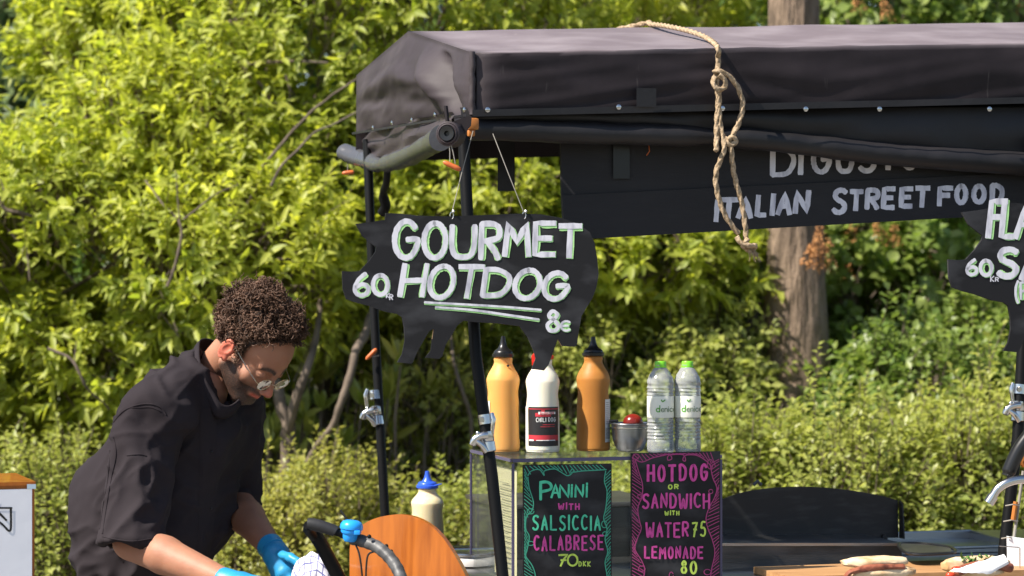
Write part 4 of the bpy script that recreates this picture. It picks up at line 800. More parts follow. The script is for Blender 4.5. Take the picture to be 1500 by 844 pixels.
def nap(i, j):
    a = W0.lerp(W1, i); e_ = P(1400, 838, 5.92).lerp(W3, min(1, i * 1.2)) if i < .8 else W3.lerp(W2, (i - .8) / .2); p = a.lerp(e_, j); p.y -= .012 * math.sin(PI * j) * i; p.z += .003 * nz(i * 7, j * 3); return p
b.grid(16, 10, nap); b.build('sheet', M['paper'], nk, angle=25)
nh = thing('napkin_holder', 'bent wire holder with a stack of white napkins at the right edge', 'napkin holder', P(1500, 840, 6.2))
b = MB(); b.prism([P(1478, 787, 6.24), P(1478, 850, 6.24), P(1570, 850, 6.24), P(1570, 800, 6.24)], Vector((0, .03, 0))); b.build('napkins', M['paper'], nh, smooth=False)
b = MB(); b.tube([P(1464, 800, 6.2), P(1492, 802, 6.19), P(1494, 803, 6.19), P(1494, 850, 6.19)], .0014, 6); b.build('wire', M['chrome'], nh)
# white enamel bowl behind the panel
c = P(694, 800, 6.42); c.z = CT; wb = thing('white_bowl', 'white enamel bowl with steel rim between the wooden panel and the pole', 'bowl', c)
b = MB(); b.lathe([(.0001, 0), (.07, 0), (.085, .004), (.088, .020), (.086, .026), (.07, .026), (.0001, .024)], c, 40); b.build('bowl', M['white_enamel'], wb); b = MB(); b.lathe([(.084, .026), (.089, .028), (.090, .033), (.086, .036), (.082, .033)], c, 40); b.build('rim', M['chrome'], wb)

# ------------------------------------------------------------------ box with paper sign at the left
BX = Plane(P(30, 760, 5.75), (.34, -.94, 0)); bn = BX.n; bx = thing('wooden_box', 'varnished wooden box at the left edge with white paper taped on its front', 'box', BX.at(-60, 860))
e0 = BX.at(50.5, 708); ex = Vector((-bn.y, bn.x, 0)); ex = -ex if ex.x > 0 else ex
def X(a, d, z): return Vector((e0.x, e0.y, 0)) + ex * a - bn * d + Vector((0, 0, z))
zt = e0.z
b = MB(); b.prism([X(0, 0, .0), X(.5, 0, .0), X(.5, .28, .0), X(0, .28, .0)], Vector((0, 0, zt - .004))); b.build('body', M['wood'], bx, smooth=False)
b = MB(); b.prism([X(-.002, -.004, zt - .004), X(.502, -.004, zt - .004), X(.502, .285, zt - .004), X(-.002, .285, zt - .004)], Vector((0, 0, .008))); b.build('lid', M['wood'], bx, smooth=False)
pp = thing('paper_sign', 'white paper sheet with large black character hanging on the wooden box', 'sign', X(.2, -.003, zt - .3))
b = MB(); b.grid(12, 12, lambda i, j: X(.006 + .29 * i, -.0030 - .0003 * math.sin(i * 9) * (1 - j) ** 2, zt - .012 - .40 * (1 - j))); b.build('sheet', M['paper'], pp)
LP = Lettering(BX, 12); k_ = 'k'
for s_, w_ in (([(17, 744), (-28, 744)], 2.6), ([(15.5, 744), (15.5, 774), (12, 777), (8, 773)], 3.2), ([(-26, 744), (-26, 778)], 3.2), ([(-5, 733), (-8, 742)], 3.2), ([(-6, 744), (-10, 757), (-18, 762)], 3), ([(-5, 748), (4, 757), (9, 762)], 3), ([(-6, 760), (-12, 770), (-20, 775)], 3), ([(-5, 762), (3, 768), (9, 774)], 3)): LP.stroke(s_, w_, k_, .0040, True)
LP.build(pp, {k_: 'ink'}, 'character')
b = MB(); b.grid(3, 3, lambda i, j: BX.at(39 + 13 * i, 709 + 7 * j, .0055)); b.build('tape', M['tape'], pp)

# ------------------------------------------------------------------ bicycle end with handlebar
bk = thing('cargo_bicycle', 'cargo bicycle handlebar in front of the wooden panel, rest of it below', 'bicycle', P(520, 844, 5.85) * 1)
bk.location.z = 0
b = MB(); b.tube([P(450, 767, 5.9), P(458, 768, 5.9), P(470, 771, 5.9), P(489, 777, 5.9), P(492, 779, 5.9)], [.013, .0145, .0145, .0135, .0135], 18)
b.build('grip', M['rubber'], bk)
b = MB(); b.tube(spline([P(488, 777, 5.9), P(505, 784, 5.9), P(519, 791, 5.9)], 4), .0095, 16); b.build('handlebar', M['black_metal'], bk)
hs_ = spline([P(516, 789, 5.9), P(535, 794, 5.88), P(552, 801, 5.86), P(567, 813, 5.84), P(579, 828, 5.82), P(587, 846, 5.80), P(592, 880, 5.78)], 8)
b = MB(); b.tube(hs_, [.0145 * (1 + .04 * math.sin(i * 1.3)) for i in range(len(hs_))], 16); b.build('taped_bar', M['grip_tape'], bk)
b = MB(); b.tube(spline([P(455, 775, 5.95), P(466, 790, 5.96), P(478, 812, 5.98), P(498, 850, 6.0), P(530, 920, 6.02)], 5), .0165, 14); b.build('frame_tube', M['black_metal'], bk)
b = MB(); b.tube([P(452, 770, 5.9), P(451, 776, 5.92), P(460, 786, 5.95)], .012, 12); b.build('end_joint', M['black_metal'], bk)
c = P(515, 772, 5.88); b = MB(); tl = Matrix.Rotation(R(6), 3, 'Y')
b.lathe([(.0001, .016), (.014, .0155), (.022, .012), (.0262, .005), (.0270, -.001), (.0265, -.005), (.0001, -.005)], c, 32, tl); be = b.build('bell', M['bell_blue'], bk)
b = MB(); b.lathe([(.0001, -.016), (.021, -.016), (.024, -.012), (.024, -.006), (.0001, -.005)], c, 28, tl); b.box(c + Vector((.014, -.020, -.011)), (.014, .012, .010), bev=.002); b.lathe([(.0001, -.034), (.012, -.034), (.0165, -.028), (.018, -.016), (.0001, -.015)], c + Vector((-.001, 0, 0)), 24, tl); b.build('bell_base', M['bell_blue'], be)
b = MB(); b.tube([P(499, 748, 5.93), P(509, 762, 5.9)], [.0025, .0028], 8); b.build('brake_lever', M['black_metal'], bk)
b = MB(); b.tube(spline([P(521, 798, 5.88), P(527, 815, 5.87), P(531, 850, 5.87), P(533, 900, 5.87)], 6), .0022, 8); b.build('cable', M['black_plastic'], bk); b = MB(); b.tube(spline([P(548, 808, 5.86), P(540, 812, 5.86), P(537, 824, 5.86), P(536, 850, 5.86), P(537, 890, 5.86)], 6), .0022, 8); b.build('cable', M['black_plastic'], bk)
for x, y in ((541, 786), (566, 800), (573, 808)): b = MB(); b.sphere(P(x, y, 5.85), .005, 10); b.build('bolt', M['black_metal'], bk)
# ------------------------------------------------------------------ person
per = thing('person', 'man with curly hair and glasses in black shirt and blue gloves, bending over his work', 'person', Vector((P(200, 800, 6.5).x, 6.5, .03)))
hu = Vector((.77, 0, .64)).normalized(); hf0 = Vector((.64, 0, -.77)).normalized(); hf = Vector((.53, -.37, -.765)).normalized(); hr = Vector((-.56, -.82, .0)); hr = (hr - hf * hr.dot(hf)).normalized(); hu = hr.cross(hf).normalized(); HO = P(373, 512, 6.45)
HM = np.array([hr, hf, hu], dtype=np.float64)           # rows
def toW(V): return V @ HM + np.array(HO)
def toL(p): d = Vector(p) - HO; return (d.dot(hr), d.dot(hf), d.dot(hu))
S = SDF((-.115, -.24, -.26), (.115, .15, .16), .0026)
S.add(S.d_ell((0, -.012, .04), (.074, .096, .086)), .001); S.add(S.d_ell((0, .035, .032), (.060, .055, .055)), .02); S.add(S.d_ell((0, .034, -.03), (.056, .056, .062)), .02)
S.add(S.d_ell((0, .026, -.072), (.048, .060, .036)), .02); S.add(S.d_cone((-.012, .076, -.104), (.012, .076, -.104), .017, .017), .02)
for s_ in (-1, 1):
    S.add(S.d_cone((s_ * .052, -.008, -.060), (s_ * .026, .066, -.104), .019, .016), .018); S.add(S.d_ell((s_ * .046, .058, -.028), (.020, .020, .020)), .02)
    S.add(S.d_cone((s_ * .044, .072, .020), (s_ * .012, .089, .017), .008, .009), .012); S.sub(S.d_ell((s_ * .031, .097, -.001), (.018, .012, .012)), .010)
    S.add(S.d_ell((s_ * .031, .077, -.001), (.015, .014, .012)), .004); S.add(S.d_ell((s_ * .0125, .104, -.043), (.0075, .009, .0065)), .006)
S.add(S.d_cone((0, .086, .010), (0, .116, -.036), .0075, .0095), .010); S.add(S.d_ell((0, .114, -.039), (.010, .010, .009)), .006)
S.add(S.d_ell((0, .078, -.064), (.026, .020, .020)), .012)
for x0, x1 in ((-.022, 0), (0, .022)):
    f0 = .084 if x0 < 0 else .097; f1 = .097 if x0 < 0 else .084
    S.add(S.d_cone((x0, f0, -.064 if x0 else -.0625), (x1, f1, -.0625 if x0 else -.064), .0035 if x0 else .0052, .0052 if x0 else .0035), .004)
    S.add(S.d_cone((x0, f0 - .002, -.072), (x1, f1 - .002, -.072), .003 if x0 else .0062, .0062 if x0 else .003), .005)
S.sub(S.d_cone((-.022, .093, -.0675), (.022, .093, -.0675), .0022, .0022), .003)
nk0 = (0, -.035, -.05); nk1 = toL(P(297, 570, 6.57)); S.add(S.d_cone((0, -.050, -.045), nk1, .048, .058), .014)
HV, HQ = S.mesh()
HV0 = HV.copy(); me = fast_mesh('head', toW(HV), HQ)
x, y, z = HV.T; sm = lambda a, b, t: np.clip((t - a) / (b - a), 0, 1) ** 2 * (3 - 2 * np.clip((t - a) / (b - a), 0, 1))
beard = sm(-.018, -.045, z) * sm(-.018, .004, y - .25 * (z + .05)) * sm(-.155, -.125, z) * (1 - sm(.088, .098, y) * sm(-.058, -.050, z)) ; beard *= 1 - np.exp(-(((z + .068) / .007) ** 2)) * sm(.078, .088, y)
beard = np.maximum(beard * np.where((z > -.050) & (y > .055), .5, 1.0), np.exp(-((z + .0555) / .005) ** 2) * sm(.07, .085, y) * (np.abs(x) < .03) * .95)
beard = np.maximum(beard, sm(.045, .02, z) * sm(-.03, -.01, z) * np.exp(-((y - .012) / .012) ** 2) * .95)          # sideburn
beard = np.maximum(beard, np.exp(-((z - .025 + .5 * (np.abs(x) - .03) ** 2 / .03) / .0050) ** 2) * sm(.055, .07, y) * (np.abs(x) > .010) * (np.abs(x) < .05) * 1.6)   # eyebrow
red = np.exp(-((z + .068) / .008) ** 2) * sm(.082, .09, y) * (np.abs(x) < .024) * .8 + .35 * sm(.104, .118, y) * (z < -.02)
for nm, a in (('beard', np.clip(beard, 0, 1)), ('red', np.clip(red, 0, 1))): me.attributes.new(nm, 'FLOAT', 'POINT').data.foreach_set('value', a.astype(np.float32))
head = link('head', me, M['skin'], per, True, 0)
# ears
for s_ in (1, -1):
    E = SDF((s_ * .083 - .03, -.05, -.06), (s_ * .083 + .03, .03, .03), .0017); c = (s_ * .080, -.015, -.014)
    tiltm = np.array(Matrix.Rotation(R(18) * s_, 3, 'Z') @ Matrix.Rotation(R(-12), 3, 'X'))
    E.add(E.d_ell(c, (.008, .018, .031), tiltm), .001); E.sub(E.d_ell((c[0] + s_ * .009, c[1] + .002, c[2] + .004), (.006, .010, .017), tiltm), .003); E.add(E.d_ell((s_ * .078, -.006, -.038), (.006, .008, .010)), .006)
    a = [(c[0] + s_ * .006, c[1] + .016 * math.sin(t), c[2] + .028 * math.cos(t)) for t in np.linspace(.9, -3.4, 14)]
    for p0, p1 in zip(a[:-1], a[1:]): E.add(E.d_cone(p0, p1, .0030, .0030), .003)
    E.add(E.d_cone((s_ * .079, -.004, -.018), (s_ * .081, -.003, -.010), .004, .004), .004)
    V, Q = E.mesh(); me = fast_mesh('ear', toW(V), Q); me.attributes.new('beard', 'FLOAT', 'POINT'); me.attributes.new('red', 'FLOAT', 'POINT').data.foreach_set('value', np.full(len(V), .6, np.float32)); link('ear', me, M['skin'], per, True, 0)
# hair: a dark cap under some thousand small ringlets
hc = np.array((0, -.018, .050))
def hair_ok(p):
    x, y, z = p
    if y > .060: return z > .103 - .5 * max(0, abs(x) - .035)
    if y > .020: return z > .052 + (y - .020) * 1.30
    if y > .000: return z > -.005
    if y > -.045: return z > .016 - .3 * max(0, -.02 - y)
    return z > -.062 - .2 * (y + .045)
b = MB(); hr_ = random.Random(4); cnt = 0; SC_ = np.array((.077, .099, .089))
def lift_at(d, k):
    top = min(1, max(0, k[2] / .08)); back = min(1, max(0, (-k[1]) / .1)); l_ = .012 + .015 * top + .020 * back
    if k[1] > .03: l_ *= 1 - min(.55, (k[1] - .03) * 12)
    l_ *= 1 - .40 * max(0, min(1, (abs(d[0]) - .75) * 4)); return l_ * (1 + .42 * float(vnoise(np.array([d]) * 3.6 + 9, 3)[0]) + .25 * float(vnoise(np.array([d]) * 8, 4)[0]))
while cnt < 3800:
    d = np.array([hr_.gauss(0, 1) for _ in range(3)]); d /= np.linalg.norm(d); k = d * SC_ + np.array((0, -.012, .04))
    edge = hair_ok(k) and not all(hair_ok(k + o) for o in ((0, 0, -.010), (0, .010, -.004)))
    if not hair_ok(k) and not (hair_ok(k + np.array((0, 0, .007))) and hr_.random() < .5): continue
    fly = hr_.random() < .06
    lv = hr_.uniform(.25, 1) ** .5 * (.35 if edge else 1) * (1.22 if fly else 1); p = k + d * (lift_at(d, k) * lv + .002); ax = Vector([hr_.gauss(0, 1) for _ in range(3)]).normalized(); ax = (ax + Vector(d) * .5).normalized(); o1 = ax.orthogonal().normalized(); o2 = ax.cross(o1)
    rad = hr_.choice((.003, .005, .0065, .0085, .011)) * (.6 if edge else 1); turns = hr_.uniform(.5, 1.7); pitch = hr_.uniform(.004, .010); ph = hr_.uniform(0, 6.28); n = max(5, int(10 * turns)); pp_ = []; q1, q2 = hr_.uniform(.5, 1.2), hr_.uniform(.5, 1.2)
    for i in range(n + 1):
        t = i / n; a = ph + turns * 2 * PI * t; pp_.append(Vector(p) + (o1 * math.cos(a) * q1 + o2 * math.sin(a) * q2) * rad * (1 - .5 * t) + ax * (t - .5) * pitch * (turns + .6) * 1.6)
    q = [Vector(toW(np.array(v))) for v in pp_]; r0 = hr_.uniform(.0008, .0019) * (.6 if fly or edge else 1); b.tube(q, [r0 * .5] + [r0] * (n - 1) + [r0 * .35], 4, sq=.8, cap=False); cnt += 1
ho = b.build('hair', M['hair'], per, angle=0, fix=False)
CS = SDF((-.13, -.16, -.08), (.13, .14, .20), .004); CS.add(CS.d_ell((0, -.024, .052), (.088, .108, .094)), .001); V, Q = CS.mesh(); ok = np.array([hair_ok(v - (v - hc) * .13) for v in V]); Q = Q[ok[Q].all(1)]
V = V + (vnoise(V * 90, 3) * .006)[:, None] * ((V - hc) / np.linalg.norm(V - hc, axis=1)[:, None]); link('hair_base', fast_mesh('hair_base', toW(V), Q), M['scalp'], per, True, 0)
# glasses (worn: a thing of their own would leave with the head, kept as a part)
gl = None; LW = lambda x, y, z: Vector(toW(np.array((x, y, z))))
for s_ in (1, -1):
    ring = [LW(s_ * .034 + .0225 * math.cos(a), .108 - .06 * abs(.0225 * math.cos(a) + .034 - .0) * (1 if s_ * math.cos(a) > 0 else .3), -.010 + .0185 * math.sin(a)) for a in np.linspace(0, 2 * PI, 33)]
    b = MB(); b.tube(ring, .0011, 8, cap=False); o = b.build('glasses', M['gold'], per) if gl is None else b.build('lens_rim', M['gold'], gl)
    if gl is None: gl = o
    b = MB(); b.add([LW(s_ * .034, .1065, -.010)] + ring[:-1], [(0, i + 1, (i + 1) % 32 + 1) for i in range(32)]); b.build('lens', M['lens'], gl)
    b = MB(); b.tube(spline([LW(s_ * .056, .104, -.006), LW(s_ * .067, .096, -.004), LW(s_ * .078, .03, .004), LW(s_ * .082, -.012, .010), LW(s_ * .080, -.026, -.002)], 6), .0011, 8); b.build('temple_arm', M['gold'], gl)
b = MB(); b.tube(spline([LW(-.012, .110, -.006), LW(0, .117, -.002), LW(.012, .110, -.006)], 5), .0011, 8); b.build('bridge', M['gold'], gl)
# body under the clothes: one continuous surface with both arms
SH_N = P(222, 605, 6.30); SH_F = P(354, 612, 6.72); EL_N = P(193, 793, 6.235); WR_N = P(334, 853, 6.05); EL_F = P(343, 735, 6.72); WR_F = P(398, 803, 6.46); NB = P(306, 570, 6.50)
B = SDF((-1.25, 5.92, .0), (-.52, 6.98, 1.42), .0085)
hipN, hipF = P(195, 880, 6.50), P(235, 885, 6.64); 
B.add(B.d_cone(NB, P(285, 620, 6.54), .050, .08), .03); B.add(B.d_cone(P(278, 650, 6.54), P(222, 800, 6.54), .09, .10), .03); B.add(B.d_cone(P(215, 800, 6.53), P(210, 880, 6.54), .10, .11), .04)
for a, e, w_ in ((SH_N, EL_N, WR_N), (SH_F, EL_F, WR_F)):
    B.add(B.d_cone(a, e, .043, .043), .03); m_ = e.lerp(w_, .35); B.add(B.d_cone(e, m_, .047, .046), .012); B.add(B.d_cone(m_, w_, .046, .029), .012)
for hp, dx in ((hipN, -.02), (hipF, .05)):
    kn = Vector((hp.x + .05 + dx, hp.y, .50)); an = Vector((hp.x - .02 + dx, hp.y, .11)); B.add(B.d_cone(hp, kn, .085, .058), .05); B.add(B.d_cone(kn, an, .058, .042), .02)
V, Q = B.mesh(); me = fast_mesh('body', V, Q)
for nm in ('beard', 'red'): me.attributes.new(nm, 'FLOAT', 'POINT')
link('body', me, M['skin'], per, True, 0)
# trousers and shoes
T = SDF((-1.30, 6.22, .03), (-.75, 6.86, .95), .009)
T.add(T.d_cone(P(205, 830, 6.54), P(212, 885, 6.55), .13, .14), .05)
for hp, dx in ((hipN, -.02), (hipF, .05)):
    kn = Vector((hp.x + .05 + dx, hp.y, .50)); an = Vector((hp.x - .02 + dx, hp.y, .12)); T.add(T.d_cone(hp, kn, .098, .078), .06); T.add(T.d_cone(kn, an, .078, .068), .03)
V, Q = T.mesh(); V = V + (vnoise(V * np.array((9, 9, 16)), 5) * .006)[:, None]; link('trousers', fast_mesh('trousers', V, Q), M['trousers'], per, True, 0)
for hp, dx in ((hipN, -.02), (hipF, .05)):
    T = SDF((hp.x - .2, hp.y - .13, .02), (hp.x + .35, hp.y + .12, .2), .008); a = Vector((hp.x - .03 + dx, hp.y, .08)); T.add(T.d_cone(a, a + Vector((.17, -.05, -.012)), .046, .034), .02); T.add(T.d_cone(a, a + Vector((.01, 0, .05)), .046, .046), .02)
    T.F = np.maximum(T.F, .042 - T.Z); V, Q = T.mesh(); link('shoe', fast_mesh('shoe', V, Q), M['rubber'], per, True, 0)
# shirt
S = SDF((-1.24, 6.08, .56), (-.52, 7.0, 1.46), .0062)
S.add(S.d_cone(P(292, 560, 6.50), P(265, 620, 6.52), .080, .135), .03)
S.add(S.d_cone(P(238, 576, 6.47), P(235, 640, 6.50), .055, .115), .05)
S.add(S.d_cone(P(266, 630, 6.50), P(228, 745, 6.52), .130, .152), .05); S.add(S.d_cone(P(200, 745, 6.50), P(208, 900, 6.54), .160, .150), .06)
S.add(S.d_cone(P(320, 640, 6.60), P(283, 745, 6.62), .085, .105), .05); S.add(S.d_cone(P(283, 745, 6.62), P(262, 842, 6.62), .105, .07), .05)
S.add(S.d_cone(P(350, 590, 6.66), P(342, 650, 6.66), .062, .070), .04)
S.add(S.d_cone(P(285, 560, 6.47), P(238, 598, 6.34), .055, .080), .04)
S.add(S.d_cone(P(300, 575, 6.52), P(362, 600, 6.70), .055, .055), .04)
# sleeves: open tubes
def sleeve(a, b_, ra, rb, cutn):
    d = S.d_cone(a, b_, ra, rb); n = np.array(cutn); p = np.array(b_); cut = (S.X - p[0]) * n[0] + (S.Y - p[1]) * n[1] + (S.Z - p[2]) * n[2]
    inner = S.d_cone(Vector(a).lerp(b_, .35), Vector(b_) + (Vector(b_) - Vector(a)) * .4, ra * .6, rb - .010); d = np.maximum(d, cut); return d, inner
ax = (P(190, 792, 6.25) - P(222, 605, 6.33)).normalized()
d, inn = sleeve(P(222, 607, 6.33), P(189, 800, 6.22), .078, .080, tuple((ax + Vector((.10, 0, .03))).normalized())); S.add(d, .010)
axf = (P(352, 735, 6.72) - P(362, 600, 6.72)).normalized()
d2, inn2 = sleeve(P(353, 598, 6.72), P(345, 742, 6.72), .066, .062, tuple(axf)); S.add(d2, .025)
inn = np.maximum(inn, -((S.X - P(207, 700, 6.29).x) * ax.x + (S.Y - 6.29) * ax.y + (S.Z - P(207, 700, 6.29).z) * ax.z)); S.sub(inn, .004)
S.sub(S.d_cone(P(347, 715, 6.72), P(342, 790, 6.72), .038, .058), .004)
# neck opening
S.sub(S.d_cone(P(300, 585, 6.49), P(330, 520, 6.47), .056, .078), .006)
S.sub(S.d_cone(P(330, 600, 6.44), P(352, 560, 6.42), .022, .045), .006)
S.sub(S.d_cone(P(208, 890, 6.54), P(208, 960, 6.54), .145, .15), .01); V, Q = S.mesh(); c = V.mean(0)
g3 = lambda p: np.asarray(p)
# folds and creases pushed along the normals
me = fast_mesh('shirt', V, Q); nrm = np.empty(len(V) * 3, np.float32); me.vertex_normals.foreach_get('vector', nrm) if hasattr(me, 'vertex_normals') else None; nrm = nrm.reshape(-1, 3)
W1 = vnoise(V * np.array((7, 7, 4.5)), 2)[:, None] * .12; Vw = V + W1 * .5
disp = .007 * (1 - np.abs(vnoise((Vw @ np.array([[.7, 0, .7], [0, 1, 0], [-.7, 0, .7]])) * np.array((9, 7, 20)), 13))) ** 5 + .006 * (1 - np.abs(vnoise((Vw @ np.array([[.85, 0, -.5], [0, 1, 0], [.5, 0, .85]])) * np.array((8, 7, 24)), 14))) ** 5 + .013 * (.5 - np.abs(vnoise(Vw * np.array((7, 6, 4)), 1)) * 2) +   .0085 * (1 - 2.4 * np.abs(vnoise((Vw @ np.array([[.8, 0, .6], [0, 1, 0], [-.6, 0, .8]])) * np.array((22, 12, 9)), 7))) + .0015 * vnoise(V * 40, 9)
def crease(p0, p1, wid, amp):
    a = np.array(p0); ba = np.array(p1) - a; t = np.clip(((V - a) @ ba) / (ba @ ba), 0, 1); dd = V - a - t[:, None] * ba; dd[:, 1] *= .35; dist = np.linalg.norm(dd, axis=1); return amp * np.exp(-(dist / wid) ** 2)
for p0, p1, w_, a_ in (((172, 612), (200, 590), .005, -.006), ((200, 590), (232, 596), .005, -.006), ((172, 640), (166, 700), .007, .006), ((160, 700), (150, 790), .007, .007), ((160, 620), (152, 720), .010, -.010), ((170, 667), (208, 667), .004, .006),
    ((170, 700), (190, 745), .008, .006), ((205, 690), (180, 735), .008, .006), ((185, 770), (240, 750), .008, .007), ((120, 680), (110, 790), .014, -.008), ((140, 690), (128, 790), .012, .009), ((135, 740), (150, 790), .014, -.014), ((110, 800), (200, 815), .010, .010), ((120, 822), (210, 836), .010, -.009), ((298, 590), (296, 830), .0045, -.007), ((292, 600), (290, 830), .006, .003), ((260, 700), (285, 760), .012, .006), ((320, 640), (312, 720), .014, .008), ((340, 650), (335, 735), .012, -.006), ((225, 540), (262, 585), .014, -.006), ((255, 530), (282, 560), .010, .006)):
    a_ *= 1.25; D_ = 6.30 if p0[0] < 250 else 6.45; disp = disp + crease(P(*p0, D_), P(*p1, D_), w_, a_)
V2 = V + nrm * disp[:, None]; me.vertices.foreach_set('co', V2.astype(np.float32).ravel()); me.update(); shirt = link('shirt', me, M['shirt'], per, True, 0)
from mathutils.bvhtree import BVHTree
bvh = BVHTree.FromPolygons([Vector(v) for v in V2], [tuple(q_) for q_ in Q])
def surf(px, py, off=.0):
    o_ = Vector((0, 0, CAMZ)); d_ = Vector(((px - 750) / FPX, 1, -(py - 422) / FPX)).normalized(); h_ = bvh.ray_cast(o_, d_); return (h_[0] - d_ * off) if h_[0] is not None else P(px, py, 6.4)
def seam(pts, r=.0019, nm='seam'):
    c_ = spline([Vector((x, y, 0)) for x, y in pts], 8); b = MB(); b.tube([surf(p.x, p.y, r * .2) for p in c_], r, 6); b.build(nm, M['shirt'], per)
seam([(164, 622), (180, 603), (200, 594), (220, 592), (236, 598), (243, 608)]); seam([(171, 610), (187, 599), (205, 597), (222, 597), (236, 603)], .0012)
seam([(166, 640), (170, 665), (163, 700), (157, 735), (150, 782)], .0022); seam([(161, 660), (158, 700), (152, 735), (146, 775)], .0016); seam([(150, 786), (168, 790), (195, 793), (222, 789)], .0016)
seam([(186, 667), (205, 666), (214, 668)], .0022)
def strip(l, r_, nm, off=.0035):
    a = spline([Vector((x, y, 0)) for x, y in l], 8); c_ = spline([Vector((x, y, 0)) for x, y in r_], 8); b = MB(); n_ = len(a) - 1
    b.grid(4, n_, lambda i, j: surf(*(a[int(round(j * n_))].lerp(c_[int(round(j * n_))], i)).xy, off if .1 < i < .9 else off * .3)); b.build(nm, M['shirt'], per, angle=25)
strip([(293, 600), (292, 680), (291, 760), (288, 828)], [(318, 596), (316, 680), (314, 760), (306, 826)], 'placket')
# collar band round the neck opening, placket and buttons
col_ = [P(290, 506, 6.56), P(287, 520, 6.47), P(289, 540, 6.42), P(296, 562, 6.39), P(308, 582, 6.385), P(320, 600, 6.385), P(336, 602, 6.41), P(352, 585, 6.46), P(350, 556, 6.54), P(330, 525, 6.60), P(308, 507, 6.61)]
cl = spline(col_, 6, True); b = MB(); n = len(cl); nk_ax = (P(330, 520, 6.47) - P(300, 585, 6.49)).normalized(); ctr = sum(cl, Vector()) / n
def cpt(i, j):
    p = cl[int(round(i * n)) % n]; o_ = (p - ctr); o_ = (o_ - nk_ax * o_.dot(nk_ax)).normalized(); return p + nk_ax * (-.020 + .038 * j) + o_ * (.004 + .006 * math.sin(PI * j) - .004 * j)
b.grid(n, 6, cpt); co = b.build('collar', M['shirt'], per); md = co.modifiers.new('s', 'SOLIDIFY'); md.thickness = .004
for (x, y) in ((310, 662), (309, 745)): b = MB(); b.sphere(surf(x, y, .004), (.0035, .0035, .0035), 10); b.build('button', M['black_plastic'], per)
# gloved hands
def finger(S, pts, r): 
    for a, c_ in zip(pts[:-1], pts[1:]): S.add(S.d_cone(a, c_, r, r * .92), .004)
GH = SDF((-.64, 6.24, .70), (-.46, 6.52, .96), .0034)
pal = P(409, 824, 6.42); GH.add(GH.d_cone(WR_F, P(404, 812, 6.44), .031, .031), .01); GH.add(GH.d_ell(pal, (.030, .036, .046), np.array(rotz(.3))), .014); GH.add(GH.d_cone(P(403, 812, 6.43), P(418, 838, 6.40), .030, .030), .014)
finger(GH, [P(412, 812, 6.39), P(426, 817, 6.355), P(438, 825, 6.335), P(444, 830, 6.330)], .0118)
for k, (dx, dy, dd) in enumerate(((14, 6, 0), (10, 10, .022), (5, 13, .044), (0, 15, .062))):
    finger(GH, [P(414 + dx * .3, 838 + dy * .2, 6.385 + dd), P(424 + dx * .8, 850 + dy, 6.365 + dd), P(436 + dx * .5, 862 + dy, 6.36 + dd), P(446, 864 + dy * .6, 6.36 + dd)], .0102 - .0006 * k)
V, Q = GH.mesh(); V = V + (vnoise(V * 60, 3) * .0015)[:, None]; gl_ = fast_mesh('glove', V, Q); link('glove', gl_, M['glove'], per, True, 0)
b = MB(); axw = (WR_F - EL_F).normalized(); q = axw.to_track_quat('Z', 'Y').to_matrix(); b.lathe([(.0325, -.014), (.0345, -.013), (.0345, -.009), (.033, .004), (.033, .02)], WR_F, 28, q); b.build('glove_cuff', M['glove'], per)
GN = SDF((-.72, 5.86, .66), (-.42, 6.16, .92), .004)
GN.add(GN.d_cone(WR_N.lerp(EL_N, .04), P(352, 857, 6.03), .0315, .030), .01); GN.add(GN.d_cone(P(356, 858, 6.02), P(384, 866, 6.00), .030, .034), .014)
finger(GN, [P(368, 852, 5.99), P(388, 852, 5.97), P(402, 862, 5.96), P(410, 872, 5.96)], .0115)
for k in range(4): finger(GN, [P(390, 862 + 3 * k, 5.99 + .022 * k), P(414, 868 + 4 * k, 5.98 + .022 * k), P(424, 884 + 3 * k, 5.985 + .02 * k), P(416, 898, 5.99 + .02 * k)], .0102 - .0005 * k)
V, Q = GN.mesh(); link('glove', fast_mesh('glove', V, Q), M['glove'], per, True, 0)
# checked cloth
ct = thing('checked_cloth', 'white cloth with thin blue check held in the blue gloved hand', 'cloth', P(462, 850, 6.3))
CHM = mat('checked cloth', (.80, .77, .82), .9); n = CHM.node_tree.nodes; l = CHM.node_tree.links; uv = n.new('ShaderNodeUVMap'); sx = n.new('ShaderNodeSeparateXYZ'); l.new(uv.outputs[0], sx.inputs[0]); fs = []
for k in (0, 1):
    m1 = n.new('ShaderNodeMath'); m1.operation = 'FRACT'; mm = n.new('ShaderNodeMath'); mm.operation = 'MULTIPLY'; mm.inputs[1].default_value = 11; l.new(sx.outputs[k], mm.inputs[0]); l.new(mm.outputs[0], m1.inputs[0]); m2 = n.new('ShaderNodeMath'); m2.operation = 'LESS_THAN'; m2.inputs[1].default_value = .17; l.new(m1.outputs[0], m2.inputs[0]); fs.append(m2)
mx_ = n.new('ShaderNodeMath'); mx_.operation = 'MAXIMUM'; l.new(fs[0].outputs[0], mx_.inputs[0]); l.new(fs[1].outputs[0], mx_.inputs[1]); mc = n.new('ShaderNodeMix'); mc.data_type = 'RGBA'; mc.inputs[6].default_value = (.80, .77, .83, 1); mc.inputs[7].default_value = (.16, .17, .36, 1); l.new(mx_.outputs[0], mc.inputs[0]); l.new(mc.outputs[2], n['Principled BSDF'].inputs['Base Color'])
b = MB(); NC = 40; cc = P(461, 872, 6.31)
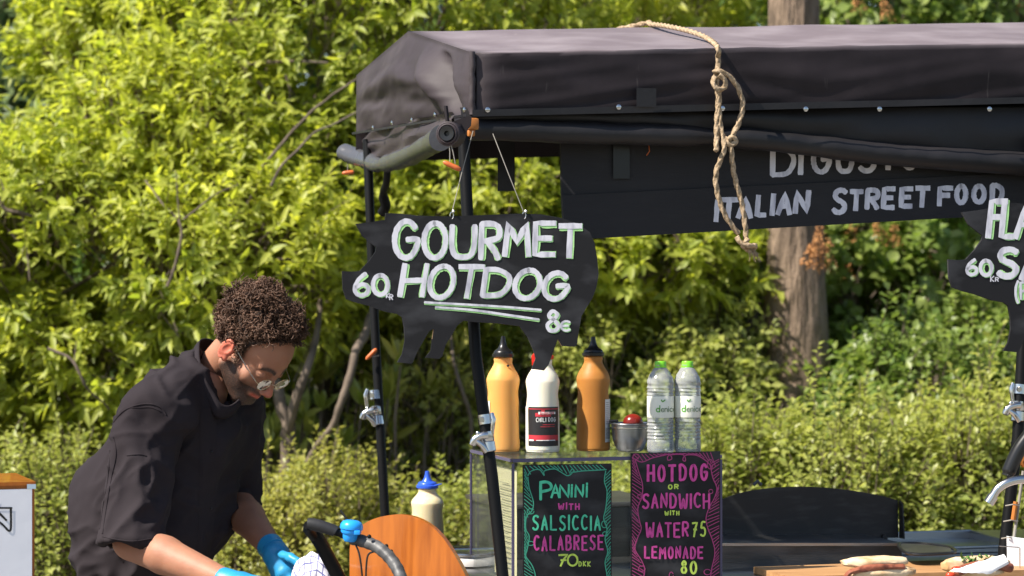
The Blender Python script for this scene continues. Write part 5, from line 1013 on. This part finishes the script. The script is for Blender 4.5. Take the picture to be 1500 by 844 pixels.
def clo(i, j):
    a, e_ = (i - .5) * 2, (j - .5) * 2; rr_ = min(1.0, math.hypot(a, e_)); th = math.atan2(e_, a); h_ = math.cos(rr_ * PI / 2) ** .8
    return cc + Vector((.062 * math.sin(rr_ * PI / 2) * math.cos(th) * (1 + .08 * nz(a * 2, e_ * 2)), .050 * math.sin(rr_ * PI / 2) * math.sin(th), .105 * h_ * (1 + .1 * nz(a * 4, e_ * 4, 2)) - .04 * max(0, math.hypot(a, e_) - 1))) + Vector((.005 * nz(a * 3, e_ * 3, 5), .008 * nz(a * 2.5, e_ * 2.5, 7), .002 * nz(a * 6, e_ * 6, 1)))
b.grid(NC, NC, clo); o = b.build('sheet', CHM, ct, angle=0); ul = o.data.uv_layers.new(name='UVMap')
for lp in o.data.loops: i = lp.vertex_index; ul.data[lp.index].uv = ((i % (NC + 1)) / NC, (i // (NC + 1)) / NC)
# ------------------------------------------------------------------ vegetation
def nrmz(a): return a / np.maximum(1e-9, np.linalg.norm(a, axis=1))[:, None]
def rnd(n): return nrmz(RNG.normal(size=(n, 3)))
def leaf_geo(base, axis, nor, ln, wd, fine=True):
    N = len(base); axis = nrmz(axis); side = nrmz(np.cross(axis, nor)); nor = np.cross(side, axis); up = np.array((0, 0, 1.0)); L = ln[:, None]; Wd = wd[:, None] / 2
    def pt(t, w_, lift): return base + axis * L * t + side * Wd * w_ + nor * Wd * lift - up * L * (.18 * t * t)
    if fine:
        V = np.stack([pt(0, 0, 0), pt(.33, 0, 0), pt(.30, -.95, .40), pt(.30, .95, .40), pt(.68, 0, 0), pt(.66, -.85, .36), pt(.66, .85, .36), pt(1, 0, 0)], 1)
        T = np.array([(0, 1, 2), (0, 3, 1), (2, 1, 5), (1, 4, 5), (1, 3, 4), (3, 6, 4), (5, 4, 7), (4, 6, 7)])
    else:
        V = np.stack([pt(0, 0, 0), pt(.5, -1, .35), pt(1, 0, 0), pt(.5, 1, .35)], 1); T = np.array([(0, 2, 1), (0, 3, 2)])
    k = V.shape[1]; F = (T[None] + (np.arange(N) * k)[:, None, None]).reshape(-1, 3); return V.reshape(-1, 3), F, k
def leaf_obj(name, base, axis, nor, ln, wd, m, parent, fine=True, tint=None):
    V, F, k = leaf_geo(base, axis, nor, ln, wd, fine); me = fast_mesh(name, V - np.array(parent.location), F); t = RNG.random(len(base)) if tint is None else tint
    me.attributes.new('tint', 'FLOAT', 'POINT').data.foreach_set('value', np.repeat(t, k).astype(np.float32)); me.shade_smooth(); me.materials.append(m); o = bpy.data.objects.new(name, me); COL.objects.link(o); o.parent = parent; return o
LUMP = 1.0
def sample_lobes(lobes, n, depth=.16, gap=None, full=False):
    vol = np.array([l[1][0] * l[1][1] * l[1][2] for l in lobes]) ** .67; cs = np.array([tuple(l[0]) for l in lobes]); rs = np.array([l[1] for l in lobes]); out = []; dirs = []
    while sum(len(o) for o in out) < n:
        k = RNG.choice(len(lobes), size=n, p=vol / vol.sum()); d = rnd(n); r = RNG.random(n) ** (1 / 3) if full else 1 - np.abs(RNG.normal(0, depth, n)); lump = 1 + LUMP * .16 * vnoise(d * 2.6 + k[:, None] * 7.1, 3) + LUMP * .08 * vnoise(d * 6 + k[:, None] * 3, 5)
        p = cs[k] + d * rs[k] * (r * lump)[:, None]; keep = p[:, 2] > .05
        for i in range(len(lobes)): keep &= (np.linalg.norm((p - cs[i]) / rs[i], axis=1) > .62) | (k == i)
        keep &= (p[:, 1] < cs[k, 1] + rs[k, 1] * .75)
        if gap: keep &= vnoise(p * gap[0], 17) > gap[1]
        out.append(p[keep]); dirs.append(nrmz(d / rs[k])[keep])
    return np.concatenate(out)[:n], np.concatenate(dirs)[:n]
def shrub(name, label, cat, lobes, ntwig, nleaf, ln, ratio, m, gap=None, stems=0, fine=True, group=None, picked=0, upright=.45, spread=.8, twl=.10, depth=.16, base=None, stem_r=.02, seedx=0, full=False, twigs=True, stray=.10):
    c0 = sum((Vector(l[0]) for l in lobes), Vector()) / len(lobes); rt_ = thing(name, label, cat, Vector((c0.x, c0.y, 0)) if base is None else Vector(base), group)
    p, d = sample_lobes(lobes, ntwig, depth, gap, full); up = np.array((0, 0, 1.0)); td = nrmz(d * .75 + up * upright + RNG.normal(0, .35, d.shape))
    N = ntwig * nleaf; st_m = (RNG.random(ntwig) < .14)[:, None]; p = p + st_m * (up * RNG.uniform(0, 1, (ntwig, 1)) * stray + d * RNG.uniform(0, 1, (ntwig, 1)) * stray * .6); P_ = np.repeat(p, nleaf, 0); D_ = np.repeat(td, nleaf, 0); j = np.tile(np.arange(nleaf), ntwig); f = j / nleaf
    a = j * 2.4 + np.repeat(RNG.random(ntwig) * 6.28, nleaf); o1 = nrmz(np.cross(D_, np.array((.3, .5, .81)))); o2 = np.cross(D_, o1); rad = o1 * np.cos(a)[:, None] + o2 * np.sin(a)[:, None]
    base_ = P_ + D_ * (f * twl)[:, None]; axis = nrmz(D_ * (.35 + .6 * f)[:, None] + rad * spread + RNG.normal(0, .22, (N, 3)) - up * .12); nor = nrmz(D_ * 1.0 + up * .5 + RNG.normal(0, .3, (N, 3)))
    L = ln * RNG.uniform(.5, 1.3, N); W = L * ratio * RNG.uniform(.85, 1.15, N)
    tint = np.clip(.5 + .30 * np.repeat(vnoise(p * 1.6, 21) + .5 * vnoise(p * 5, 22), nleaf) + RNG.normal(0, .18, N), 0, 1)
    if picked:
        vis = np.argsort(P_[:, 1] * 1.0 + np.abs(P_[:, 0] / P_[:, 1]) * 1.5 * (np.abs(P_[:, 0] / P_[:, 1]) > .19) * 20 + ((P_[:, 2] - CAMZ) / P_[:, 1] > .11) * 20); pk = vis[:picked]; rest = np.ones(N, bool); rest[pk] = False
    else: rest = np.ones(N, bool)
    fo = leaf_obj('crown' if cat == 'tree' else 'foliage', base_[rest], axis[rest], nor[rest], L[rest], W[rest], m, rt_, fine, tint[rest]); fo['kind'] = 'stuff'
    if picked:        # the leaves that show largest are parts of their own, sharing a few meshes
        variants = []
        for q in range(5):
            V, F, k = leaf_geo(np.zeros((1, 3)), np.array([[0, 1.0, 0]]), np.array([[0, 0, 1.0]]), np.array([1.0]), np.array([ratio]), True); me = fast_mesh('leaf', V, F); me.attributes.new('tint', 'FLOAT', 'POINT').data.foreach_set('value', np.full(k, .15 + .18 * q, np.float32)); me.shade_smooth(); me.materials.append(m); variants.append(me)
        for i in pk:
            y_ = Vector(axis[i]); x_ = y_.cross(Vector(nor[i])).normalized(); z_ = x_.cross(y_); o = bpy.data.objects.new('leaf', variants[min(4, int(tint[i] * 5))]); COL.objects.link(o); o.parent = rt_
            Mx = Matrix((x_, y_, z_)).transposed().to_4x4() * float(L[i]); Mx[3][3] = 1; Mx.translation = Vector(base_[i]) - rt_.location; o.matrix_local = Mx
    if twigs:
        b = MB(); sel = range(0, ntwig, 2)
        for i in sel:
            q = Vector(p[i]); dd = Vector(td[i]); s_ = Vector((RNG.normal(), RNG.normal(), RNG.normal())) * .02; b.tube([q - dd * twl * 1.6 + s_ - Vector((0, 0, .03)), q - dd * twl * .3 + s_ * .3, q + dd * twl], [.0035, .0025, .0012], 4, cap=False)
        t_ = b.build('twigs', M['twig'], rt_, fix=False); t_['kind'] = 'stuff'
    for s_ in range(stems):
        l = lobes[s_ % len(lobes)]; e = Vector(l[0]) + Vector(RNG.normal(0, .25, 3)) * l[1][0]; g0 = rt_.location + Vector((RNG.normal(0, .18), RNG.normal(0, .12), 0)); g0.z = -.05
        mid = g0.lerp(e, .45) + Vector((RNG.normal(0, .10), RNG.normal(0, .06), .05)); s1 = spline([g0, g0.lerp(mid, .5) + Vector((RNG.normal(0, .05), 0, 0)), mid, mid.lerp(e, .55) + Vector((RNG.normal(0, .08), 0, 0)), e], 6); n = len(s1); b = MB(); b.tube(s1, [stem_r * (1 - .75 * i / n) for i in range(n)], 9)
        for q in range(5):
            i0 = int(n * RNG.uniform(.45, .95)); st_ = s1[min(n - 1, i0)]; t = Vector(p[RNG.integers(ntwig)]); 
            if (t - st_).length > 1.3: t = st_ + (t - st_).normalized() * 1.1
            s2 = spline([st_, st_.lerp(t, .5) + Vector((RNG.normal(0, .06), RNG.normal(0, .04), RNG.normal(0, .06))), t], 5); b.tube(s2, [stem_r * .45 * (1 - .75 * k / len(s2)) for k in range(len(s2))], 6)
        b.build('stem', M['twig'], rt_, fix=False)
    return rt_, p
def lob(px, py, D, rx, ry, rz): return (P(px, py, D), (rx, ry, rz))
# far wood that reads as one mass
wl = []
for i, x in enumerate(np.linspace(-7, 7, 9)): wl.append((Vector((x, 18.5 + .8 * math.sin(i * 2.1), 2.6 + .4 * math.sin(i * 1.7))), (1.7, 1.3, 2.9)))
for i, x in enumerate(np.linspace(-7, 7, 8)): wl.append((Vector((x, 20, 5.6)), (2.0, 1.3, 2.2)))
for i, x in enumerate(np.linspace(-7, 7, 8)): wl.append((Vector((x, 22, 3.6)), (2.0, 1.0, 2.6)))
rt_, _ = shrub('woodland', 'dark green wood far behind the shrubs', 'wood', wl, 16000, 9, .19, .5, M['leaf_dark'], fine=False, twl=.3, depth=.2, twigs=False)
# tree top left, further back, grey green
shrub('grey_green_tree', 'grey green tree blurred in the top left corner behind the bright shrub', 'tree', [lob(40, 60, 13.5, .75, .6, .8), lob(180, 20, 14, .8, .6, .7), lob(-60, 250, 13.5, .7, .6, .8), lob(90, 260, 13.5, .7, .5, .6)], 2600, 10, .075, .5, M['leaf_blue'], stems=3, twl=.14, fine=False)
# main bright shrubs
ML = [lob(250, 240, 9.9, .55, .5, .42), lob(90, 360, 9.7, .52, .5, .40), lob(330, 380, 9.6, .50, .5, .36), lob(-60, 470, 9.8, .5, .5, .45), lob(180, 505, 9.7, .50, .45, .33), lob(-120, 330, 9.9, .5, .5, .5), lob(150, 60, 10.4, .30, .3, .26), lob(20, 560, 9.9, .45, .4, .25)]
shrub('leafy_shrub', 'large bright yellow green shrub filling the left side behind the man', 'shrub', ML, 4900, 10, .062, .33, M['leaf_main'], gap=(3.2, -.52), stems=7, picked=300, stem_r=.022, base=(-1.25, 10.1, 0))
MC = [lob(420, 90, 10.3, .75, .6, .50), lob(640, -10, 10.4, .7, .6, .5), lob(250, 0, 10.6, .55, .5, .38), lob(480, 290, 10.1, .45, .5, .40), lob(660, 330, 10.1, .50, .5, .42), lob(880, 10, 11.3, .62, .5, .45), lob(1060, 20, 12.2, .50, .4, .45), lob(620, 180, 10.3, .5, .5, .4), lob(470, 420, 10.1, .35, .4, .30)]
shrub('leafy_shrub', 'large bright yellow green shrub rising behind the cart and over its canopy', 'shrub', MC, 5400, 10, .062, .33, M['leaf_main'], gap=(3.2, -.52), stems=9, picked=300, stem_r=.024, base=(-.62, 10.5, 0))
MR = [lob(930, 380, 10.1, .38, .4, .24), lob(1040, 400, 10.2, .30, .30, .18), lob(820, 420, 10.2, .35, .4, .26), lob(900, 250, 10.4, .5, .4, .35), lob(760, 300, 10.3, .4, .4, .4), lob(1060, 290, 11.0, .3, .3, .3)]
shrub('leafy_shrub', 'lighter leafy shrub hanging below the black board left of the trunk', 'shrub', MR, 1700, 10, .066, .36, M['leaf_main'], gap=(3.5, -.40), stems=5, picked=120, stem_r=.016, base=(.35, 10.6, 0))
# shaded understory
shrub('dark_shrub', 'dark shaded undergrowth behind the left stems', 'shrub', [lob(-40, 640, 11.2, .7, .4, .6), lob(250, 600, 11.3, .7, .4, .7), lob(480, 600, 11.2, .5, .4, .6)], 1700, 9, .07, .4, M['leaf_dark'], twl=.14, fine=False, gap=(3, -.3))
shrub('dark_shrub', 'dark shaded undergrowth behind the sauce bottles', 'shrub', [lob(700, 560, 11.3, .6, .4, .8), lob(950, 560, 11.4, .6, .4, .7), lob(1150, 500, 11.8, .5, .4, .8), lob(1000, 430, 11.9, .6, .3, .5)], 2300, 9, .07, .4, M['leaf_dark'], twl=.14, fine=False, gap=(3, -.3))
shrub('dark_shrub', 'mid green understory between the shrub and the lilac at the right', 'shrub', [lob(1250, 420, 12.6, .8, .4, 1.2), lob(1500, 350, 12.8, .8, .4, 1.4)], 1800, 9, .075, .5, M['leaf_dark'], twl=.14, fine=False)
shrub('understory_shrub', 'loose mid green shrub behind the sauce bottles', 'shrub', [lob(760, 600, 9.9, .34, .25, .26), lob(900, 580, 9.9, .32, .25, .26), lob(1010, 600, 9.9, .26, .25, .26), lob(1060, 520, 10.1, .24, .25, .22)], 1100, 9, .045, .45, M['leaf_hedge'], gap=(4, -.05), stems=5, fine=False, twl=.12, stem_r=.012)
shrub('understory_shrub', 'loose mid green shrub in the shade behind the left poles', 'shrub', [lob(560, 600, 10.4, .34, .3, .26), lob(450, 580, 10.5, .3, .3, .28), lob(120, 640, 10.6, .5, .3, .22)], 1000, 9, .045, .45, M['leaf_hedge'], gap=(3.5, -.1), stems=4, fine=False, twl=.12, stem_r=.012)
# long leaved plants in the shade
def long_plant(label, x, y, D, n, ln, m, group=None):
    rt_ = thing('long_leaved_plant', label, 'plant', Vector((P(x, y, D).x, D, 0))); z0 = P(x, y, D).z; N = n * 9; st = np.repeat(RNG.normal(0, 1, (n, 3)) * np.array((.16, .12, .14)) + np.array((rt_.location.x, D, z0)), 9, 0)
    ax = RNG.normal(0, .55, (N, 3)); ax[:, 2] = np.abs(ax[:, 2]) + .75; leaf_obj('foliage', st, ax, RNG.normal(0, 1, (N, 3)) + np.array((0, -.8, .6)), ln * RNG.uniform(.6, 1.1, N), ln * .2 * RNG.uniform(.8, 1.2, N), m, rt_)['kind'] = 'stuff'
    b = MB()
    for i in range(0, N, 9): q = Vector(st[i]); b.tube([Vector((q.x * .6 + rt_.location.x * .4, q.y, 0)), q - Vector((.02, 0, .2)), q], [.008, .006, .004], 6)
    b.build('stem', M['twig'], rt_, fix=False)
for a in (('upright long leaved plant between the two left poles', 590, 560, 9.7, 15, .15, M['leaf_low']), ('long leaved plant at the foot of the dark stems by the man', 430, 640, 9.6, 16, .15, M['leaf_hedge']), ('long leaved plant beside the thick bare branch', 520, 650, 9.6, 14, .14, M['leaf_hedge']), ('long leaved plant in front of the leftmost pale shrub', 640, 650, 9.9, 18, .13, M['leaf_hedge'])): long_plant(*a)
shrub('yellow_shrub', 'small shrub of yellowish feathery leaves behind the left poles', 'shrub', [lob(630, 570, 9.8, .20, .2, .14), lob(590, 610, 9.8, .15, .15, .12)], 260, 9, .03, .45, M['leaf_low'], twl=.06, stems=2, fine=False, stem_r=.008)
LUMP = 2.2
# low bright shrubs in front
shrub('low_shrub', 'pale green low shrub behind the wooden box at the lower left', 'shrub', [lob(40, 800, 8.9, .32, .3, .28), lob(120, 735, 9.1, .20, .25, .14), lob(-120, 780, 9.0, .4, .3, .33), lob(80, 880, 8.8, .4, .3, .3)], 1900, 10, .031, .5, M['leaf_hedge'], twl=.12, fine=False, stray=.10, gap=(5, -.45), stems=3, upright=.9, stem_r=.008)
shrub('low_shrub', 'pale yellow low shrub between the man and the left pole', 'shrub', [lob(430, 850, 8.9, .30, .35, .26), lob(480, 770, 9.0, .18, .3, .18), lob(340, 900, 8.7, .35, .3, .25), lob(600, 860, 9.0, .25, .3, .22)], 2600, 10, .029, .5, M['leaf_low'], twl=.12, fine=False, stray=.10, gap=(5, -.45), stems=3, upright=.9, stem_r=.008)
shrub('low_shrub', 'low shrub with small leaves between the blue capped bottle and the display case', 'shrub', [lob(690, 840, 9.2, .25, .3, .26), lob(780, 830, 9.3, .3, .3, .22), lob(880, 810, 9.2, .25, .3, .25), lob(645, 820, 9.1, .12, .2, .18)], 1700, 10, .031, .5, M['leaf_hedge'], twl=.12, fine=False, stray=.10, gap=(5, -.45), stems=2, upright=.8, stem_r=.008)
shrub('hedge', 'light green hedge of small leaves behind the griddle', 'hedge', [lob(1070, 740, 8.9, .22, .3, .25), lob(1100, 740, 9.1, .20, .3, .16), lob(1240, 760, 8.8, .30, .35, .28), lob(1000, 800, 9.0, .3, .3, .25)], 2300, 10, .036, .5, M['leaf_hedge'], twl=.13, fine=False, stray=.12, gap=(4.5, -.45), stems=3, upright=.8, stem_r=.008)
shrub('hedge', 'broad light green hedge filling the lower right corner', 'hedge', [lob(1400, 770, 8.9, .36, .35, .30), lob(1300, 740, 9.2, .28, .35, .24), lob(1500, 740, 9.1, .36, .35, .32), lob(1650, 720, 9.0, .4, .35, .4)], 3000, 10, .040, .5, M['leaf_hedge'], twl=.13, fine=False, stray=.12, gap=(4.5, -.45), stems=3, upright=.8, stem_r=.008)
shrub('round_bush', 'mid green bush between the trunk and the broad hedge', 'bush', [lob(1330, 610, 9.9, .32, .35, .26), lob(1290, 650, 9.9, .20, .3, .26), lob(1420, 600, 10.2, .36, .3, .34), lob(1530, 620, 10, .3, .3, .3)], 2000, 10, .044, .6, M['leaf_lilac'], twl=.13, fine=False, gap=(4.5, -.4), stems=3, upright=.6, stem_r=.01)
shrub('hedge', 'darker low hedge at the foot of the tree trunk', 'hedge', [lob(1080, 700, 9.9, .24, .25, .18), lob(1180, 720, 9.8, .28, .25, .14), lob(1000, 640, 10, .25, .25, .22), lob(940, 700, 9.8, .3, .25, .2)], 1700, 10, .040, .5, M['leaf_lilac'], twl=.13, fine=False, stray=.12, gap=(4.5, -.45), stems=2, upright=.7, stem_r=.008)
LUMP = 1.2
# lilac with dry flower heads
lil, lp = shrub('lilac_shrub', 'round leaved green shrub with dry brown flower heads right of the trunk', 'shrub', [lob(1320, 330, 11.2, .55, .5, .5), lob(1480, 450, 11.3, .5, .5, .5), lob(1290, 60, 11.4, .5, .5, .5), lob(1470, 80, 11.4, .55, .5, .5), lob(1600, 250, 11.3, .6, .5, .6), lob(1300, 500, 11.2, .35, .4, .30), lob(1440, 250, 11.2, .4, .4, .4), lob(1255, 450, 10.8, .26, .3, .34), lob(1400, 420, 10.7, .32, .3, .26)], 2700, 9, .062, .72, M['leaf_lilac'], gap=(3.4, -.45), stems=6, picked=200, upright=.3, fine=True, twl=.12, stem_r=.018)
hx = [P(x, y, D) for x, y, D in ((1186, 378, 9.75), (1205, 350, 9.75), (1212, 382, 9.75), (1200, 365, 9.7), (1196, 385, 9.75), (1290, 345, 10.6), (1310, 350, 10.6), (1245, 345, 10.7), (1300, 20, 10.8), (1258, 8, 10.8), (1290, 485, 10.6), (1275, 500, 10.6), (1240, 400, 10.7), (1500, 10, 10.9), (1370, 370, 10.7))]
pr_ = random.Random(6)
for c in hx:
    b = MB(); ax = Vector((pr_.uniform(-.4, .4), -.2, 1)).normalized()
    b.tube([c - ax * .05, c + ax * .05], .002, 4)
    for k in range(90):
        t = pr_.random(); rr_ = .036 * (1 - t * .7); a = pr_.uniform(0, 6.28); q = c + ax * (t * .09 - .03) + Vector((math.cos(a) * rr_, math.sin(a) * rr_, pr_.uniform(-.006, .006))); d = Vector((pr_.gauss(0, 1), pr_.gauss(0, 1), pr_.gauss(0, 1))).normalized() * .007; e_ = d.orthogonal().normalized() * .004
        b.add([q - d, q + e_, q + d, q - e_], [(0, 1, 2, 3)])
    b.build('flower_head', M['panicle'], lil, smooth=False, fix=False)
# the big trunk
tr_ = thing('broad_tree', 'broad grey brown tree trunk standing right of the board, its crown above the frame', 'tree', Vector((P(1165, 600, 10.0).x, 10.0, 0)))
sp_ = [(1180, 700, .30), (1172, 640, .155), (1168, 600, .142), (1168, 520, .130), (1166, 430, .120), (1166, 340, .112), (1164, 200, .106), (1163, 60, .100), (1164, -60, .098), (1168, -520, .09)]
cl = spline([P(x, y, 10.0) for x, y, r in sp_], 10); rs_ = np.interp(np.arange(len(cl)), np.arange(len(sp_)) * 10, [r for *_, r in sp_]); b = MB(); n = 64
V = []
for i, (p, r) in enumerate(zip(cl, rs_)):
    for k in range(n):
        th = 2 * PI * k / n; rr_ = r * (1 + .07 * nz(math.cos(th) * 2.2, math.sin(th) * 2.2, p.z * .9) + .035 * nz(math.cos(th) * 7, math.sin(th) * 7, p.z * 2.5) + .10 * max(0, math.sin(3 * th + 1)) * (r > .135)); V.append(p + Vector((math.cos(th) * rr_, math.sin(th) * rr_, 0)))
b.add(V, [(i * n + k, i * n + (k + 1) % n, (i + 1) * n + (k + 1) % n, (i + 1) * n + k) for i in range(len(cl) - 1) for k in range(n)]); b.build('trunk', M['bark'], tr_, angle=0)
topz = cl[-1]
for k in range(6):
    a = k * 1.05; e_ = topz + Vector((math.cos(a) * 1.3, math.sin(a) * .9, 1.1 + .3 * math.sin(k * 2))); b = MB(); s1 = spline([topz - Vector((0, 0, .3)), topz.lerp(e_, .5) + Vector((0, 0, .15)), e_], 8); b.tube(s1, [.07 * (1 - .8 * i / len(s1)) for i in range(len(s1))], 10); b.build('limb', M['bark'], tr_)
crl = [(topz + Vector(v), r) for v, r in (((-.9, .3, 1.9), (.8, .7, .5)), ((.6, .2, 1.9), (.9, .7, .5)), ((0, -.1, 2.3), (1.0, .8, .6)), ((1.5, 0, 1.3), (.8, .7, .5)), ((-.2, -.7, 1.2), (.6, .5, .35)))]
pcr, dcr = sample_lobes(crl, 1500, .2, (2.5, -.2)); N = 1500 * 9; ax = RNG.normal(0, 1, (N, 3)) + np.repeat(dcr, 9, 0) * .6; leaf_obj('crown', np.repeat(pcr, 9, 0) + RNG.normal(0, .06, (N, 3)), ax, RNG.normal(0, .5, (N, 3)) + np.array((0, 0, 1)), RNG.uniform(.06, .1, N), RNG.uniform(.035, .055, N), M['leaf_lilac'], tr_, False)['kind'] = 'stuff'
# bare branches and stems that can be told apart
def branch(label, pts, r0, r1, base=None, forks=()):
    rt_ = thing('bare_branch', label, 'branch', Vector((P(*pts[0]).x, pts[0][2], 0)))
    s = spline([P(*p) for p in pts], 8); s = [q + Vector((nz(q.x * 9, q.z * 9, 1), 0, nz(q.x * 9, q.z * 9, 6))) * (.012 + r0 * .5) for q in s]; b = MB(); n = len(s); b.tube(s, [(r0 + (r1 - r0) * i / n) * (1 + .08 * math.sin(i * 1.7)) for i in range(n)], 10); b.build('limb', M['twig'], rt_)
    for f in forks: s = spline([P(*p) for p in f[0]], 6); b = MB(); b.tube(s, [f[1] * (1 - .6 * i / len(s)) for i in range(len(s))], 8); b.build('fork', M['twig'], rt_)
branch('thick bare sunlit branch leaning up to the right between the man and the poles', [(436, 715, 9.2), (455, 670, 9.2), (490, 618, 9.15), (508, 575, 9.15), (520, 520, 9.2), (536, 480, 9.3), (560, 440, 9.6)], .010, .018)
branch('forked dark stem directly right of the man', [(420, 760, 9.25), (418, 650, 9.25), (414, 600, 9.25), (404, 565, 9.3), (390, 520, 9.4), (370, 400, 9.7)], .028, .015, forks=(([(418, 640, 9.25), (432, 590, 9.2), (448, 545, 9.2), (462, 500, 9.3), (470, 440, 9.5)], .022),))
branch('thin grey stem between the left poles', [(705, 760, 9.6), (700, 690, 9.6), (690, 620, 9.6), (672, 560, 9.6), (660, 500, 9.7), (655, 420, 9.8)], .010, .006)
branch('slender grey branch between the amber bottle and the water bottles', [(900, 660, 9.9), (893, 600, 9.9), (905, 540, 9.9), (925, 480, 10), (950, 440, 10.1), (990, 420, 10.2)], .007, .004)
branch('bent stem seen between the cream bottle and the amber bottle', [(838, 720, 10.5), (832, 640, 10.5), (825, 580, 10.5), (838, 520, 10.5), (870, 478, 10.5), (905, 440, 10.5)], .014, .007, forks=(([(832, 640, 10.5), (815, 590, 10.5), (808, 540, 10.5)], .009),))
branch('dark double stem behind the water bottles', [(1050, 700, 10.6), (1058, 600, 10.6), (1075, 520, 10.6), (1110, 450, 10.6), (1130, 400, 10.6)], .022, .012, forks=(([(1045, 700, 10.6), (1040, 580, 10.6), (1048, 480, 10.6), (1052, 400, 10.6)], .018),))
branch('long bare dark twig reaching in from the left edge', [(-20, 250, 9.15), (4, 300, 9.15), (30, 313, 9.15), (60, 322, 9.2), (100, 330, 9.3), (140, 318, 9.4)], .008, .004, forks=(([(4, 300, 9.15), (6, 280, 9.15), (0, 262, 9.15)], .004),))
branch('thin forked twig in the middle of the left shrub', [(245, 420, 9.0), (262, 370, 9.0), (262, 330, 9.0), (240, 300, 9.05), (215, 262, 9.1)], .006, .003, forks=(([(268, 322, 9.0), (290, 305, 9.0), (315, 285, 9.05), (350, 270, 9.1)], .004), ([(264, 330, 9.0), (260, 290, 9.0), (258, 250, 9.0)], .003)))
branch('straight thin twig rising right of the left shrub centre', [(398, 275, 9.0), (412, 245, 9.0), (440, 215, 9.0), (470, 190, 9.05), (524, 165, 9.1)], .005, .003)
branch('pale thin twig just above the left end of the canopy', [(380, 250, 9.3), (430, 190, 9.3), (465, 155, 9.3), (520, 118, 9.3), (560, 95, 9.4)], .006, .003)
branch('pale twig crossing the shade left of the man', [(70, 510, 9.1), (100, 520, 9.1), (125, 560, 9.1), (160, 600, 9.2)], .006, .004, forks=(([(125, 560, 9.1), (110, 535, 9.1), (112, 500, 9.1)], .004),))
branch('dark limb showing through the shrub above the middle of its crown', [(350, 90, 9.7), (375, 120, 9.7), (395, 145, 9.7)], .010, .006, forks=(([(350, 95, 9.7), (420, 90, 9.7), (480, 92, 9.7)], .009), ([(418, 110, 9.7), (424, 130, 9.7), (424, 152, 9.7)], .007)))

# shared group phrases for things of one kind
for nm, gp in (('sauce_bottle', 'squeeze bottles of sauce'), ('pig_sign', 'pig shaped chalkboard signs'), ('menu_board', 'menu boards on the display case'), ('hot_dog', 'hot dogs on the cutting board'), ('bare_branch', 'bare stems and branches among the shrubs'),
               ('long_leaved_plant', 'long leaved plants in the undergrowth'), ('leafy_shrub', 'bright leafy shrubs behind the cart'), ('dark_shrub', 'shaded undergrowth shrubs'), ('low_shrub', 'low pale shrubs'), ('hedge', 'low green hedges'), ('understory_shrub', 'loose shrubs in the undergrowth')):
    for o in bpy.data.objects:
        if o.parent is None and o.name.split('.')[0] == nm and 'group' not in o: o['group'] = gp
